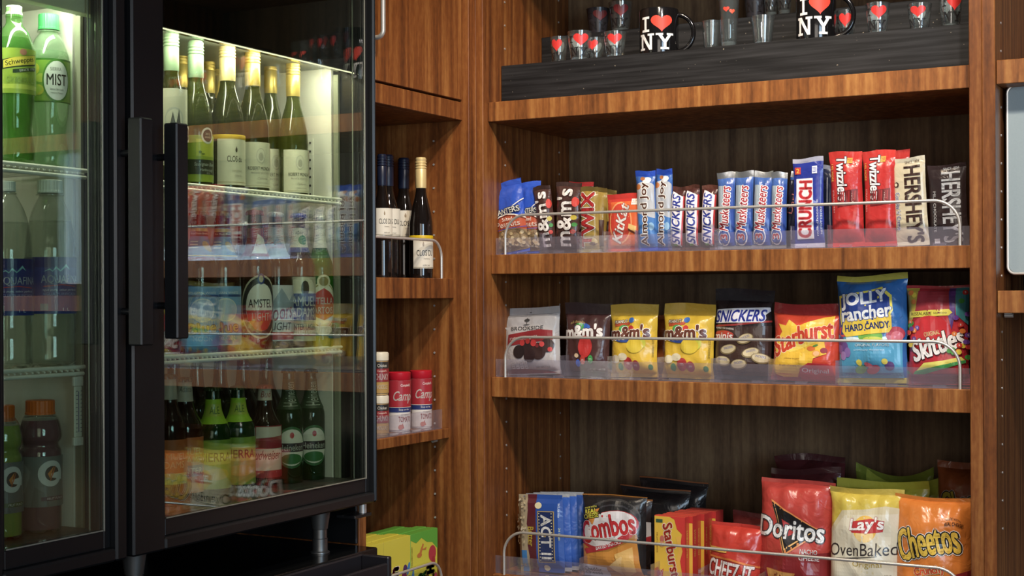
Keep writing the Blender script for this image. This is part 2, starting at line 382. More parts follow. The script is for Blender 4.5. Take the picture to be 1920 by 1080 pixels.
# ------------------------------------------------------------------ product builders
def bag(name, label, cat, W, H, T, loc, rot=(0, 0, 0), body='cc2222', seal=None, gfx=(), s_top=0.07, s_bot=0.05, seed=0, wr=1.0,
        mat=None, group=None, nu=26, nv=30, sealmat=None, notch=False, sag=0.0, round_=2.6, zig=True, pinch=0.05, curl=0.0):
    t = thing(name, label, cat, loc, rot, group); rnd = random.Random(seed)
    ph = [rnd.uniform(0, 6.28) for _ in range(8)]; fr = [rnd.uniform(3, 8) for _ in range(4)]; ns = Vector((seed*3.1, seed*1.7, 0))
    bc, scol = pcol(body), pcol(seal or body)
    def prof(v):
        a = min(1, max(0, (v - s_bot) / 0.22)); b = min(1, max(0, (1 - s_top - v) / 0.30))
        return math.sqrt(a*(2-a)) * math.sqrt(b*(2-b)) * (1 + 0.12*(0.5-v))
    def pos(u, v, side):
        p = prof(v); a = abs(2*u-1); sh = (1 - a**round_)**0.6 if a < 1 else 0
        x = (u-0.5)*W*(1 - pinch*p); z = v*H
        y = T/2*p*sh
        if wr:
            top = math.exp(-abs(1-s_top-v)/0.16) ; bot = math.exp(-abs(v-s_bot)/0.12)
            k = (top*math.sin(fr[0]*u*3+ph[0]) + 0.7*top*math.sin(fr[1]*u*3.4+ph[1]) + bot*math.sin(fr[2]*u*3+ph[2]) + 0.5*bot*math.sin(fr[3]*4*u+ph[3]))
            y += 0.055*T*wr*k*sh*(1 if p > 0.02 else 0)
            nz = noise.noise(Vector((u*3.2, v*3.6, side*5.0)) + ns)*0.6 + (1-abs(noise.noise(Vector((u*5, v*4, side*3.0+9)) + ns))*3)*0.18
            y += 0.21*T*wr*nz*sh*p
        bend = 0.03*H*wr*math.sin(u*3.1+ph[5])*max(0, (v-0.8)/0.2)**2 + curl*H*max(0, (v-0.75)/0.25)**2
        if v > 1-s_top or v < s_bot: y = 0.0005 + 0.0003*math.sin(u*W*2200)
        x += W*0.016*wr*noise.noise(Vector((side*0.0+(3.0 if u > .5 else 7.0), v*4.5, seed*2.3)))*a**3
        z += 0.010*H*wr*math.sin(u*5.1+ph[6])*max(0, (v-0.8)/0.2)
        z -= sag*H*math.sin(math.pi*u)*max(0, (v-0.55)/0.45)
        return Vector((x, (-y if side == 0 else y) + bend, z))
    vs_ = [0, s_bot*0.5] + [s_bot + (1-s_bot-s_top)*j/(nv-4) for j in range(nv-3)] + [1-s_top*0.5, 1]
    vs_ = [0, s_bot*0.5] + [s_bot + (1-s_bot-s_top)*j/(nv-4) for j in range(nv-3)] + [1-s_top*0.5, 1]
    nvv = len(vs_)-1
    G = [[[pos(i/nu, v, sd) for i in range(nu+1)] for v in vs_] for sd in (0, 1)]
    def part(j0, j1, nm, c, mt):
        mb = MB(); n = nu+1; rows = range(j0, j1+1)
        for sd in (0, 1): mb.v += [tuple(G[sd][j][i]) for j in rows for i in range(n)]
        m_ = len(rows)*n
        for jj in range(j1-j0):
            for i in range(nu):
                a, b, cc, d = jj*n+i, jj*n+i+1, (jj+1)*n+i+1, (jj+1)*n+i
                mb.f += [(a, b, cc, d), (m_+d, m_+cc, m_+b, m_+a)]
            mb.f += [(jj*n, (jj+1)*n, m_+(jj+1)*n, m_+jj*n), (jj*n+nu, m_+jj*n+nu, m_+(jj+1)*n+nu, (jj+1)*n+nu)]
        for i in range(nu):
            mb.f += [(i, m_+i, m_+i+1, i+1)]; q = (j1-j0)*n+i; mb.f += [(q, q+1, m_+q+1, m_+q)]
        mb.c = [c]*len(mb.f); return mb.build(nm, mt, t, True)
    mt = mat or FOIL
    part(2, nvv-2, 'wrapper', bc, mt)
    part(0, 2, 'bottom_seal', scol, sealmat or mt); part(nvv-2, nvv, 'top_seal', scol, sealmat or mt)
    # uniform-v grid for the print
    gg = []
    for j in range(nv+1):
        v = j/nv
        k = max(q for q in range(nvv) if vs_[q] <= v+1e-9); fr_ = (v-vs_[k])/(vs_[k+1]-vs_[k])
        gg.append([G[0][k][i].lerp(G[0][k+1][i], fr_) for i in range(nu+1)])
    if gfx: artwork(Surf(gg, W, H), gfx, t, mat=(METALFOIL if mat is METALFOIL and False else None), base=0.0009)
    return t
def carton(name, label, cat, W, H, D, loc, rot=(0, 0, 0), cols=('dd2222',)*3, front=(), side=(), top=(), left=(), group=None):
    t = thing(name, label, cat, loc, rot, group); mb = MB()
    cf, cs, ct = [pcol(c) for c in cols]; e = 0.0008
    mb.bbox((-W/2, 0, 0), (W/2, D, H), e, cs)
    for i, f in enumerate(mb.f):
        pts = [Vector(mb.v[q]) for q in f]; n = (pts[1]-pts[0]).cross(pts[2]-pts[0]).normalized()
        mb.c[i] = cf if n.y < -0.9 else ct if n.z > 0.9 else cs
    mb.build('carton', PAPER, t)
    flap = MB(); flap.box((-W/2+0.001, 0.001, H), (W/2-0.001, D*0.55, H+0.0006), ct); flap.build('flap', PAPER, t)
    def sf(a, b, c): a, b, c = Vector(a), Vector(b), Vector(c); return Surf([[a, b], [c, b+c-a]], (b-a).length, (c-a).length)
    if front: artwork(sf((-W/2,0,0), (W/2,0,0), (-W/2,0,H)), front, t)
    if side: artwork(sf((W/2,0,0), (W/2,D,0), (W/2,0,H)), side, t, names=('side_artwork', 'side_lettering'))
    if left: artwork(sf((-W/2,D,0), (-W/2,0,0), (-W/2,D,H)), left, t, names=('side_artwork', 'side_lettering'))
    return t
def interp(prof, z):
    for (r0, z0), (r1, z1) in zip(prof, prof[1:]):
        if z0 <= z <= z1: return r0 + (r1-r0)*(z-z0)/max(1e-9, z1-z0)
    return prof[-1][0]
def smoothprof(p, n=4):
    out = []
    for i in range(len(p)-1):
        p0 = p[max(i-1,0)]; p1 = p[i]; p2 = p[i+1]; p3 = p[min(i+2, len(p)-1)]
        for k in range(n):
            t = k/n
            q = [0.5*((2*p1[a]) + (-p0[a]+p2[a])*t + (2*p0[a]-5*p1[a]+4*p2[a]-p3[a])*t*t + (-p0[a]+3*p1[a]-3*p2[a]+p3[a])*t**3) for a in (0, 1)]
            out.append((max(0.0005, q[0]), q[1] if not out else max(q[1], out[-1][1]+1e-6)))
    out.append(p[-1]); return out
# ================================================================== SETTING
YF = 2.50; XL = -1.418; XR = -0.474; YS = 2.53; YB = 2.888
def zavg(X0, X1, plane, v):
    f = onY if plane == 'y' else onX
    return (f(X0[0], X0[1], v).z + f(X1[0], X1[1], v).z)/2
def slab(name, a, b, mat, parent=None, e=0.001): return MB().bbox(a, b, e).build(name, mat, parent)
struct(slab('floor', (-2.3, -1.6, -0.05), (2.6, 3.1, 0.0), pm('carpet_floor', '4a4038', 0.9, bump=0.6, bscale=200)))
PAINT = pm('brown_wall_paint', '5a4a3c', 0.8, bump=0.2)
struct(slab('wall_back', (-2.3, 3.02, 0), (2.6, 3.1, 2.8), PAINT)); struct(slab('wall_left', (-2.3, -1.6, 0), (-2.22, 3.02, 2.8), PAINT))
# shelf heights, right bay
Z1t = zavg((915.5, 192.5), (1818.5, 121), 'y', 2.52); Z1b = zavg((915.5, 229), (1818.5, 164), 'y', 2.52)
Z2t = zavg((921.5, 478), (1820, 459.5), 'y', YS); Z2b = zavg((921.5, 514), (1820.5, 502.5), 'y', YS)
Z3t = zavg((921.5, 708.5), (1821, 729), 'y', YS); Z3b = zavg((921.5, 745), (1821, 774), 'y', YS)
Z4t = onY(930, 1077, YS).z; Z4b = Z4t - 0.034
print('shelves', [round(z, 3) for z in (Z1t, Z1b, Z2t, Z2b, Z3t, Z3b, Z4t)])
unit = thing('shelving_unit', 'wide open wooden shelving bay filled with candy, chip bags and souvenir mugs', 'shelving', ((XL+XR)/2, YF, 0))
def child(o, parent):   # world-built mesh hung on a thing
    o.parent = parent; o.location = Vector(o.location) - Vector(parent.location); return o
def wpart(name, a, b, mat, parent, e=0.001): return child(slab(name, a, b, mat, None, e), parent)
for k, (a, b) in enumerate(((-1.4505, -1.4345), (-1.4343, XL), (XR, -0.4531), (-0.4529, -0.4314))):
    wpart('side_panel', (a, YF if k in (1, 2) else YF+0.0008, 0.1), (b, 2.90, 2.35), WOOD, unit, 0.0012)
wpart('back_panel', (XL+0.0003, YB, 0.1), (XR-0.0003, 2.90, 2.35), WOODB, unit)
for (zb, zt, y) in ((Z1b, Z1t, 2.52), (Z2b, Z2t, YS), (Z3b, Z3t, YS), (Z4b, Z4t, YS), (2.13, 2.164, YS)):  # last entry is an unseen overhead shelf added to keep light out
    wpart('shelf', (XL+0.0006, y, zb), (XR-0.0006, YB-0.0005, zt), WOOD_LIT, unit)
wpart('plinth', (XL+0.0006, 2.56, 0.0), (XR-0.0006, 2.58, 0.1), WOOD, unit)
wpart('shelf', (XL+0.0006, YS, 0.12), (XR-0.0006, YB-0.0005, 0.154), WOOD, unit); wpart('shelf', (XL+0.0006, YS, 0.42), (XR-0.0006, YB-0.0005, 0.454), WOOD, unit)
def pins(x, ys, z0, z1, nx, parent, yplane=None):
    mb = MB(); z = z0
    while z < z1:
        for q in ys:
            if yplane is None: mb.tube([(x, q, z), (x + nx*0.0012, q, z)], 0.0022, 8)
            else: mb.tube([(q, yplane, z), (q, yplane - 0.0012, z)], 0.0022, 8)
        z += 0.048
    return stuff(child(mb.build('shelf_pin_holes', CHROME, None), parent))
pins(XL, (2.592, 2.84), 0.95, 2.2, 1, unit)
def rail(px0, px1, pxt, y, Y, zs, zr, parent, r=0.0028, rad=0.045, name='guard_rail'):
    x0, x1 = onY(px0, y, Y).x, onY(px1, y, Y).x; pts = [(x0, Y, zs)]
    for k in range(11):
        a = math.pi/2*k/10; pts.append((x0+rad-rad*math.cos(a), Y, zr-rad+rad*math.sin(a)))
    for k in range(11):
        a = math.pi/2*k/10; pts.append((x1-rad+rad*math.sin(a), Y, zr-rad+rad*math.cos(a)))
    pts.append((x1, Y, zs)); return child(MB().tube(pts, r, 10).build(name, CHROME, None, True), parent)
YRAIL = 2.5355
zr2 = (onY(990, 403, YRAIL).z + onY(1745, 376, YRAIL).z)/2; zr3 = (onY(1000, 632, YRAIL).z + onY(1750, 641, YRAIL).z)/2
zr4 = (onY(975, 1000, YRAIL).z + onY(1740, 1061, YRAIL).z)/2
rail(947, 1800, 0, 420, YRAIL, Z2t, zr2, unit); rail(947, 1800, 0, 650, YRAIL, Z3t, zr3, unit); rail(945, 1805, 0, 1040, YRAIL, Z4t, zr4, unit)
def guard(x0, x1, z, h, parent, divs=()):
    t = MB().box((x0, 2.5435, z+0.0004), (x1, 2.5455, z+h)); t.box((x0, 2.5456, z+0.0004), (x1, 2.575, z+0.002))
    g = child(t.build('acrylic_guard', ACRYL, None), parent)
    for dx in divs:
        d = MB().box((dx-0.0006, 2.5475, z+0.0025), (dx+0.0006, 2.72, z+h*1.25)); d = d.build('divider', ACRYL, None); d.parent = g
        d.location = -Vector(parent.location) - Vector(g.location)
    c = MB()
    n = int((x1-x0)/0.082)
    for k in range(n):
        xx = x0+0.05+k*0.082; c.box((xx, 2.5415, z+0.0006), (xx+0.022, 2.5433, z+0.006))
    c = stuff(c.build('price_clips', ACRYL, None)); c.parent = g; c.location = -Vector(parent.location) - Vector(g.location)
    return g
XX = lambda px, Y=2.56, py=600: onY(px, py, Y).x
guard(XX(931, 2.545), XR-0.001, Z2t, 0.034, unit, [XX(p) for p in (1018, 1088, 1138, 1196, 1258, 1345, 1487, 1556)])
guard(XX(930, 2.545), XR-0.001, Z3t, 0.036, unit, [XX(p) for p in (1055, 1144, 1237, 1338, 1444, 1570, 1703)])
guard(XX(927, 2.545), XR-0.001, Z4t, 0.036, unit, [XX(p) for p in (1090, 1223, 1312, 1425, 1556, 1688)])
# black riser on the top shelf
rs = thing('display_riser', 'long two-step black-stained wooden riser carrying souvenir mugs and shot glasses', 'riser', ((XL+XR)/2, 2.575, Z1t))
rx0, rx1 = XL+0.001, XR-0.001; zR1 = onY(942, 124, 2.575).z; zR2 = onY(1007, 68, 2.735).z
zR1 = (zR1 + onY(1818, 43, 2.575).z)/2
cx, cyy, cz = rs.location
slab('lower_step', (rx0-cx, 0, 0.0005), (rx1-cx, 0.18, zR1-cz), BLACKWOOD, rs); slab('upper_step', (rx0-cx, 0.16+0.0205, 0.0005), (rx1-cx, 0.30, zR2-cz), BLACKWOOD, rs)
# right neighbour bay
ub = thing('shelving_unit', 'narrow slice of the next wooden shelving bay at the right edge holding a metal-rimmed panel', 'shelving', (-0.1, YF, 0))
sx0 = -0.4314
q1 = onX(1870, 113, 0) if False else onY(1869, 113, 2.51); q2 = onY(1869, 158, 2.51); q3 = onY(1869, 545, 2.51); q4 = onY(1869, 587, 2.51)
for (a, b) in ((q2.z, q1.z), (q4.z, q3.z), (0.6, 0.634), (2.31, 2.344)): wpart('shelf', (sx0+0.0006, 2.51, a), (0.2494, YB-0.0005, b), WOOD_LIT, ub)
wpart('back_panel', (sx0+0.0003, YB, 0.1), (0.2497, 2.90, 2.35), WOODB, ub); wpart('side_panel', (0.25, YF, 0.1), (0.29, 2.90, 2.35), WOOD, ub)
pins(sx0, (2.555, 2.84), 1.0, 2.2, 1, ub)
def clipb(x, y, z, parent, nm='shelf_support'):
    mb = MB(); mb.tube([(x, y, z-0.0045), (x+0.014, y, z-0.0045)], 0.004, 10); mb.box((x, y-0.005, z-0.0015), (x+0.012, y+0.005, z-0.0001))
    return child(mb.build(nm, CHROME, None, True), parent)
clipb(sx0+0.004, 2.56, q4.z, ub)
# metal-rimmed panel standing on that shelf
a = onY(1886, 160, 2.56); b = onY(1886, 515, 2.56)
mp = thing('framed_panel', 'pale blue-grey panel with a thin metal rim and rounded corners at the right edge', 'appliance', (a.x+0.085, 2.56, q3.z))
W_, H_ = 0.17, a.z-b.z; zo = b.z-q3.z; rr = 0.012
def rrect(w, h, r, n=6):
    p = []
    for (cx_, cz_, a0) in ((w/2-r, h-r, 0), (-w/2+r, h-r, 90), (-w/2+r, r, 180), (w/2-r, r, 270)):
        for k in range(n+1): an = R(a0+90*k/n); p.append((cx_+r*math.cos(an), cz_+r*math.sin(an)))
    return p
def prism(pts, y0, y1):
    n = len(pts); mb = MB(); vs = [(p[0], y0, p[1]) for p in pts] + [(p[0], y1, p[1]) for p in pts]
    mb.add(vs, [tuple(range(n))] + [tuple(range(n, 2*n))[::-1]] + [(i, i+n, (i+1) % n+n, (i+1) % n) for i in range(n)]); return mb
def shift(mb, dz): mb.v = [(x, y, z+dz) for x, y, z in mb.v]; return mb
shift(prism(rrect(W_, H_, rr), 0.004, 0.30), zo).build('casing', BLACKPL, mp)
rim = rrect(W_-0.004, H_-0.004, rr); MB().tube([(x, 0.002, z+zo+0.002) for x, z in rim+rim[:1]], 0.0025, 8).build('metal_rim', CHROME, mp, True)
shift(prism(rrect(W_-0.008, H_-0.008, rr), 0.0005, 0.0035), zo+0.004).build('front_panel', pm('pale_grey_front', 'aab8bc', 0.25, 0.3), mp)
for sx in (-0.055, 0.055): MB().lathe([(0.010, 0.0004), (0.012, zo+0.0005)], 14, (sx, 0.05)).build('foot', BLACKPL, mp)
for sx in (-0.055, 0.055): MB().lathe([(0.010, 0.0004), (0.012, zo+0.0005)], 14, (sx, 0.25)).build('foot', BLACKPL, mp)
# ---------------------------------------------------------------- left corner cabinet
XLF = -1.487
lc = thing('corner_cabinet', 'tall wooden corner cabinet with open shelves of wine, soup and candy boxes', 'cabinet', (-1.66, 2.34, 0))
wpart('end_panel', (-1.90, 2.5002, 0.1), (-1.4507, 2.516, 2.35), WOOD, lc)
wpart('side_panel', (-1.90, 2.165, 0.1), (-1.49, 2.187, 2.35), WOOD, lc)
wpart('back_panel', (-1.92, 2.165, 0.1), (-1.9003, 2.516, 2.35), WOODB, lc)
XD = -1.466
zd = (onX(710, 154, XD).z + onX(869, 189, XD).z)/2; zpb = (onX(710, 193, XD).z + onX(866, 226, XD).z)/2
zA, zAb = (onX(710, 520, XLF).z + onX(851, 522.5, XLF).z)/2, (onX(710, 560, XLF).z + onX(851, 559.5, XLF).z)/2
XS3 = -1.4997; zB, zBb = (onX(710, 823, XS3).z + onX(841, 804, XS3).z)/2, (onX(710, 843.5, XS3).z + onX(841, 821.5, XS3).z)/2
print('left', zd, zpb, zA, zAb, zB, zBb)
wpart('bottom_rail', (-1.4857, 2.1875, zpb), (XD, 2.4995, zd-0.003), WOOD, lc); wpart('shelf', (-1.90, 2.1875, zpb), (-1.486, 2.4998, zpb+0.022), WOOD, lc)
wpart('shelf', (-1.8998, 2.1875, zAb), (XLF, 2.4998, zA), WOOD, lc); wpart('shelf', (-1.8998, 2.1875, zBb), (XS3, 2.4998, zB), WOOD, lc)
dr = wpart('cabinet_door', (-1.4857, 2.1875, zd+0.0015), (XD, 2.4990, 2.3), WOOD, lc)
hx = XD; h0 = onX(712, 68, XD+0.03); hy = h0.y + 0.008
pts = [(XD, hy, h0.z+0.012), (XD+0.02, hy, h0.z+0.012)] ; rad = 0.012
pts = [(XD+0.0005, hy, h0.z)] + [(XD+0.032-rad+rad*math.sin(R(k*15)), hy, h0.z+rad-rad*math.cos(R(k*15))) for k in range(7)] + [(XD+0.032, hy, h0.z+0.148)] + [(XD+0.032-rad+rad*math.cos(R(k*15)), hy, h0.z+0.148+rad*math.sin(R(k*15))) for k in range(7)] + [(XD+0.0005, hy, h0.z+0.16)]
hd = MB().tube(pts, 0.0045, 10).build('handle', CHROME, None, True); hd.parent = dr; hd.location = -Vector(lc.location) - Vector(dr.location)
pins(0, (onY(815, 700, 2.5).x, -1.86), 0.95, 1.9, 0, lc, yplane=2.5)
mbc = MB().tube([(onX(812, 834, -1.53).x, 2.4990, zBb-0.006), (onX(812, 834, -1.53).x, 2.485, zBb-0.006)], 0.004, 10)
child(mbc.build('shelf_support', CHROME, None, True), lc)
# wine rail and soup guard on the left bay shelves
yr1 = onX(828, 521, XLF-0.004).y; zr = onX(790, 449, XLF-0.004).z; rad = 0.035; Xr = XLF-0.004
pts = [(Xr, 2.2, zA), (Xr, 2.2, zr)] + [(Xr, yr1-rad+rad*math.sin(R(9*k)), zr-rad+rad*math.cos(R(9*k))) for k in range(11)] + [(Xr, yr1, zA)]
child(MB().tube(pts, 0.0028, 10).build('guard_rail', CHROME, None, True), lc)
yg = onX(829, 800, XS3-0.008).y; zg = onX(829, 767, XS3-0.008).z
g = MB().box((XS3-0.010, 2.19, zB+0.0004), (XS3-0.008, yg, zg)).box((XS3-0.035, 2.19, zB+0.0004), (XS3-0.0101, yg, zB+0.002)); child(g.build('acrylic_guard', ACRYL, None), lc)
# low shelf with candy cartons
XC = -1.50; ztc = onX(771, 1004, XC).z; zC = ztc-0.158
wpart('shelf', (-1.8998, 2.1875, zC-0.034), (-1.487, 2.4998, zC), WOOD, lc)
Xr = XC+0.008; yr1 = onX(828, 1080, Xr).y; zr = onX(797, 1060, Xr).z; rad = 0.04
pts = [(Xr, 2.2, zC), (Xr, 2.2, zr)] + [(Xr, yr1-rad+rad*math.sin(R(9*k)), zr-rad+rad*math.cos(R(9*k))) for k in range(11)] + [(Xr, yr1, zC)]
child(MB().tube(pts, 0.0028, 10).build('guard_rail', CHROME, None, True), lc)
# ---------------------------------------------------------------- refrigerator
XF, XG = -1.427, -1.437
zDb = (onX(265, 1044, XF).z + onX(705, 940, XF).z)/2; zGb = (onX(311, 974, XG).z + onX(680, 898, XG).z)/2
zH = (onX(310, 57, -1.47).z + onX(669, 138, -1.47).z)/2; zHl = onX(182, 31, -1.47).z
yD1 = onX(707, 500, XF).y; yG1 = onX(686, 500, XG).y; yG0 = onX(310, 500, XG).y; yD0 = onX(249, 500, XF).y
yd1 = onX(238, 500, XF).y; yg1 = onX(195, 500, XG).y; yg0 = onX(9, 500, XG).y
ZT = 1.98
print('fridge', zDb, zGb, zH, zHl, yD1, yG1, yG0, yD0, yd1, yg1, yg0)
fr = thing('refrigerator', 'black two-door glass-front refrigerator lit inside and stocked with bottles', 'refrigerator', (-1.7, 1.7, zDb))
YI1, YI0 = 2.117, 1.565; YL1, YL0 = 1.492, 1.02; XW = -1.515
wpart('side_panel', (-1.98, YI1+0.008, zDb+0.005), (-1.466, 2.155, ZT), BLACK, fr); wpart('side_panel', (-1.98, 0.96, zDb+0.005), (-1.466, YL0-0.008, ZT), BLACK, fr)
wpart('back_panel', (-1.98, YL0-0.008, zDb+0.005), (-1.95, YI1+0.008, ZT), BLACK, fr)
wpart('bottom_panel', (-1.95, YL0-0.008, zDb+0.005), (-1.466, YI1+0.008, zDb+0.035), BLACK, fr); wpart('top_panel', (-1.95, YL0-0.008, ZT-0.03), (-1.466, YI1+0.008, ZT), BLACK, fr)
wpart('mullion', (-1.94, YL1+0.008, zDb+0.035), (-1.466, YI0-0.008, ZT-0.03), BLACK, fr)
zL0 = zDb+0.036
for (a, b) in ((YI1, YI1+0.0075), (YI0-0.0075, YI0), (YL1, YL1+0.0075), (YL0-0.0075, YL0)): wpart('liner_wall', (-1.949, a, zL0), (XW, b, ZT-0.031), WHITE, fr, 0.0005)
for (a, b) in ((YI0, YI1), (YL0, YL1)):
    wpart('liner_back', (-1.949, a, zL0), (-1.940, b, ZT-0.031), pm('perforated_grey_liner', '56564e', 0.5, bump=0.5), fr, 0.0005); wpart('liner_floor', (-1.94, a, zL0), (-1.475, b, zL0+0.004), pm('dark_floor_liner', '3a3a36', 0.5), fr, 0.0005)
MESHM = pm('grey_ceiling_liner', 'a8a89c', 0.6, bump=0.5)
wpart('liner_ceiling', (-1.94, YI0, zH+0.012), (-1.49, YI1, zH+0.016), MESHM, fr, 0.0005); wpart('liner_ceiling', (-1.94, YL0, zHl+0.020), (-1.49, YL1, zHl+0.024), MESHM, fr, 0.0005)
wpart('header', (-1.488, YI0-0.01, zH+0.0015), (-1.468, YI1+0.045, ZT-0.031), BLACKG, fr); wpart('header', (-1.488, YL0, zHl), (-1.468, YL1+0.03, ZT-0.031), pm('cream_header', 'd8d2b8', 0.5), fr)
LIPM = pm('light_diffuser', 'fff2cc', 0.4, emit=2.2)
wpart('light_strip', (-1.4715, YI0, zH), (-1.4675, YI1+0.04, zH+0.0013), LIPM, fr, 0.0002)
def tubelight(y0, y1, z, power, col, x=-1.53):
    l = bpy.data.lights.new('refrigerator_tube', 'AREA'); l.shape = 'RECTANGLE'; l.size = 0.02; l.size_y = y1-y0; l.energy = power; l.color = col
    o = bpy.data.objects.new('refrigerator_tube', l); COL.objects.link(o); o.location = (x, (y0+y1)/2, z); o.rotation_euler = (0, R(24), 0)
tubelight(1.62, 2.10, zH+0.009, 2.5, (1.0, 0.92, 0.76), -1.502)
tubelight(1.10, 1.48, zHl+0.016, 1.6, (1.0, 1.0, 0.86), -1.502)
# vertical grey jamb strips beside each liner
for y in (YI1+0.0005, YL1+0.0005):
    wpart('jamb_strip', (-1.511, y, zL0), (-1.500, y+0.006, zH), pm('grey_jamb', '8a8c78', 0.5), fr, 0.0005)
    wpart('gasket', (-1.4655, y+0.012, zL0), (-1.462, y+0.022, ZT-0.04), pm('dark_gasket', '3a3a34', 0.6), fr, 0.0005)
def wire_shelf(pts_top, pts_low, y0, y1, px, nm='wire_shelf'):
    X = -1.497; zt = sum(onX(p[0], p[1], X).z for p in pts_top)/len(pts_top); zl = sum(onX(p[0], p[1], X).z for p in pts_low)/len(pts_low)
    r = 0.0030; f = child(MB().tube([(X, y0, zt-r), (X, y1, zt-r)], r, 10).build(nm, CREAMW, None, True), fr)
    for pp in ([(X+0.002, y0, zl+r), (X+0.002, y1-0.004, zl+r)], [(-1.93, y0, zt-r*2-0.002), (-1.93, y1-0.01, zt-r*2-0.002)]):
        q = MB().tube(pp, r, 10).build('shelf_rail', CREAMW, None, True); q.parent = f; q.location = -Vector(fr.location) - Vector(f.location)
    n = int((y1-y0)/0.0105); wb = MB()
    for k in range(n):
        y = y0+0.006+k*0.0105; wb.tube([(X+0.0035, y, (zt+zl)/2), (X-0.006, y, (zt+zl)/2+0.002), (X-0.009, y, zt-0.0042), (-1.935, y, zt-0.0042)], 0.0016, 6)
    wb = stuff(wb.build('shelf_wires', CREAMW, None, True)); wb.parent = f; wb.location = -Vector(fr.location) - Vector(f.location)
    return zt - 0.0024
zWA = wire_shelf([(347, 341), (637, 372)], [(347, 360), (630, 384)], YI0+0.004, onX(639, 372, -1.497).y, 0)
zWB = wire_shelf([(311, 665), (640, 648)], [(311, 684), (632, 663)], YI0+0.004, onX(640, 650, -1.497).y, 0)
zLA = wire_shelf([(10, 305), (160, 313)], [(10, 326), (155, 335)], YL0+0.004, onX(162, 315, -1.497).y, 0)
zLB = wire_shelf([(10, 694), (157, 682)], [(10, 716), (152, 702)], YL0+0.004, onX(158, 685, -1.497).y, 0)
zFL = zL0+0.0042
print('wires', zWA, zWB, zLA, zLB, zFL)
for (px, y0_, Y) in ((583, 262, YI1), (583, 470, YI1), (583, 760, YI1)):
    a = onY(px, y0_, Y); sp_ = wpart('shelf_standard', (a.x-0.006, Y-0.0025, a.z-0.11), (a.x+0.006, Y-0.0002, a.z+0.002), WHITE, fr, 0.0004); mb = MB()
    for k in range(7): mb.tube([(a.x, Y-0.0026, a.z-0.006-0.0155*k), (a.x, Y-0.0032, a.z-0.006-0.0155*k)], 0.0022, 8)
    q = stuff(mb.build('standard_slots', BLACKPL, None)); q.parent = sp_; q.location = -Vector(fr.location) - Vector(sp_.location)
# doors
def fdoor(label, y0, g0, g1, y1, hy):
    d = thing('glass_door', '', 'door'); del d['category']; del d['label']; d['label'] = label; d.parent = fr; d.location = Vector((XF, (y0+y1)/2, zDb)) - Vector(fr.location)
    D = Vector((XF, (y0+y1)/2, zDb))
    def pt(nm, a, b, mt, e=0.0015):
        o = slab(nm, a, b, mt, None, e); o.parent = d; o.location = -D; return o
    zt = ZT+0.02; xi = -1.4612
    sw = 0.012
    zin = zDb + (zGb-zDb)*0.42
    pt('stile', (xi, y0, zDb), (XF, g0-sw, zt), BLACK, 0.003); pt('stile', (xi, g1+sw, zDb), (XF, y1, zt), BLACK, 0.003)
    pt('rail', (xi, g0-sw, zDb), (XF, g1+sw, zin), BLACK, 0.003); pt('rail', (xi, g0-sw, zt-0.05), (XF, g1+sw, zt), BLACK, 0.003)
    pt('inner_frame', (xi, g0-sw, zin), (XG-0.002, g0, zt-0.05), BLACK, 0.001); pt('inner_frame', (xi, g1, zin), (XG-0.002, g1+sw, zt-0.05), BLACK, 0.001); pt('inner_frame', (xi, g0, zin), (XG-0.002, g1, zGb), BLACK, 0.001)
    for (a, b) in (((XG-0.0012, g1-0.0022, zGb), (XG+0.0006, g1-0.0002, zt-0.051)), ((XG-0.0012, g0+0.0004, zGb+0.0002), (XG+0.0006, g1-0.003, zGb+0.002))): pt('glazing_bead', a, b, BEAD, 0.0002)
    pt('glazing_bead', (xi, g1-0.0065, zGb), (xi+0.002, g1-0.0045, zt-0.051), BEAD, 0.0002)
    pt('glass_pane', (XG-0.004, g0+0.0003, zGb+0.0003), (XG-0.0015, g1-0.0003, zt-0.0505), GLASS, 0.0001)
    pt('glass_pane', (XG-0.016, g0+0.0003, zGb+0.0003), (XG-0.0135, g1-0.0003, zt-0.0505), GLASS, 0.0001)
    # handle: square bar on two standoffs
    zh0, zh1 = hy[1]; ya = hy[0]; hb = slab('handle', (XF+0.020, ya-0.0125, zh0), (XF+0.045, ya+0.0125, zh1), BLACK, None, 0.002); hb.parent = d; hb.location = -D
    for z in (zh0+0.047, zh1-0.047):
        s_ = MB().tube([(XF, ya, z), (XF+0.0205, ya, z)], 0.005, 12).build('standoff', BLACK, None, True); s_.parent = hb
    return d
yh2 = onX(330, 430, XF+0.032).y; yh1 = onX(263, 430, XF+0.032).y
zr0, zr1 = onX(330, 635, XF+0.032).z, onX(330, 232, XF+0.032).z
yjoin = (yD0+yd1)/2
fdoor('right glass door with a black bar handle on its left', yD0, yG0, yG1, yD1, (yh2, (zr0, zr1)))
fdoor('left glass door with a black bar handle on its right', 1.225, yg0, yg1, yd1, (yh1, (onX(263, 648, XF+0.032).z, zr1)))
# hinge under the right door corner
hp = onX(690, 955, -1.44); mb = MB().tube([(-1.445, yD1-0.022, zDb-0.0005), (-1.445, yD1-0.022, zDb-0.018)], 0.007, 14); o = child(mb.build('hinge_pin', CHROME, None, True), fr)
wpart('hinge_bracket', (-1.475, yD1-0.06, zDb-0.024), (-1.435, yD1-0.008, zDb-0.0185), BLACK, fr)
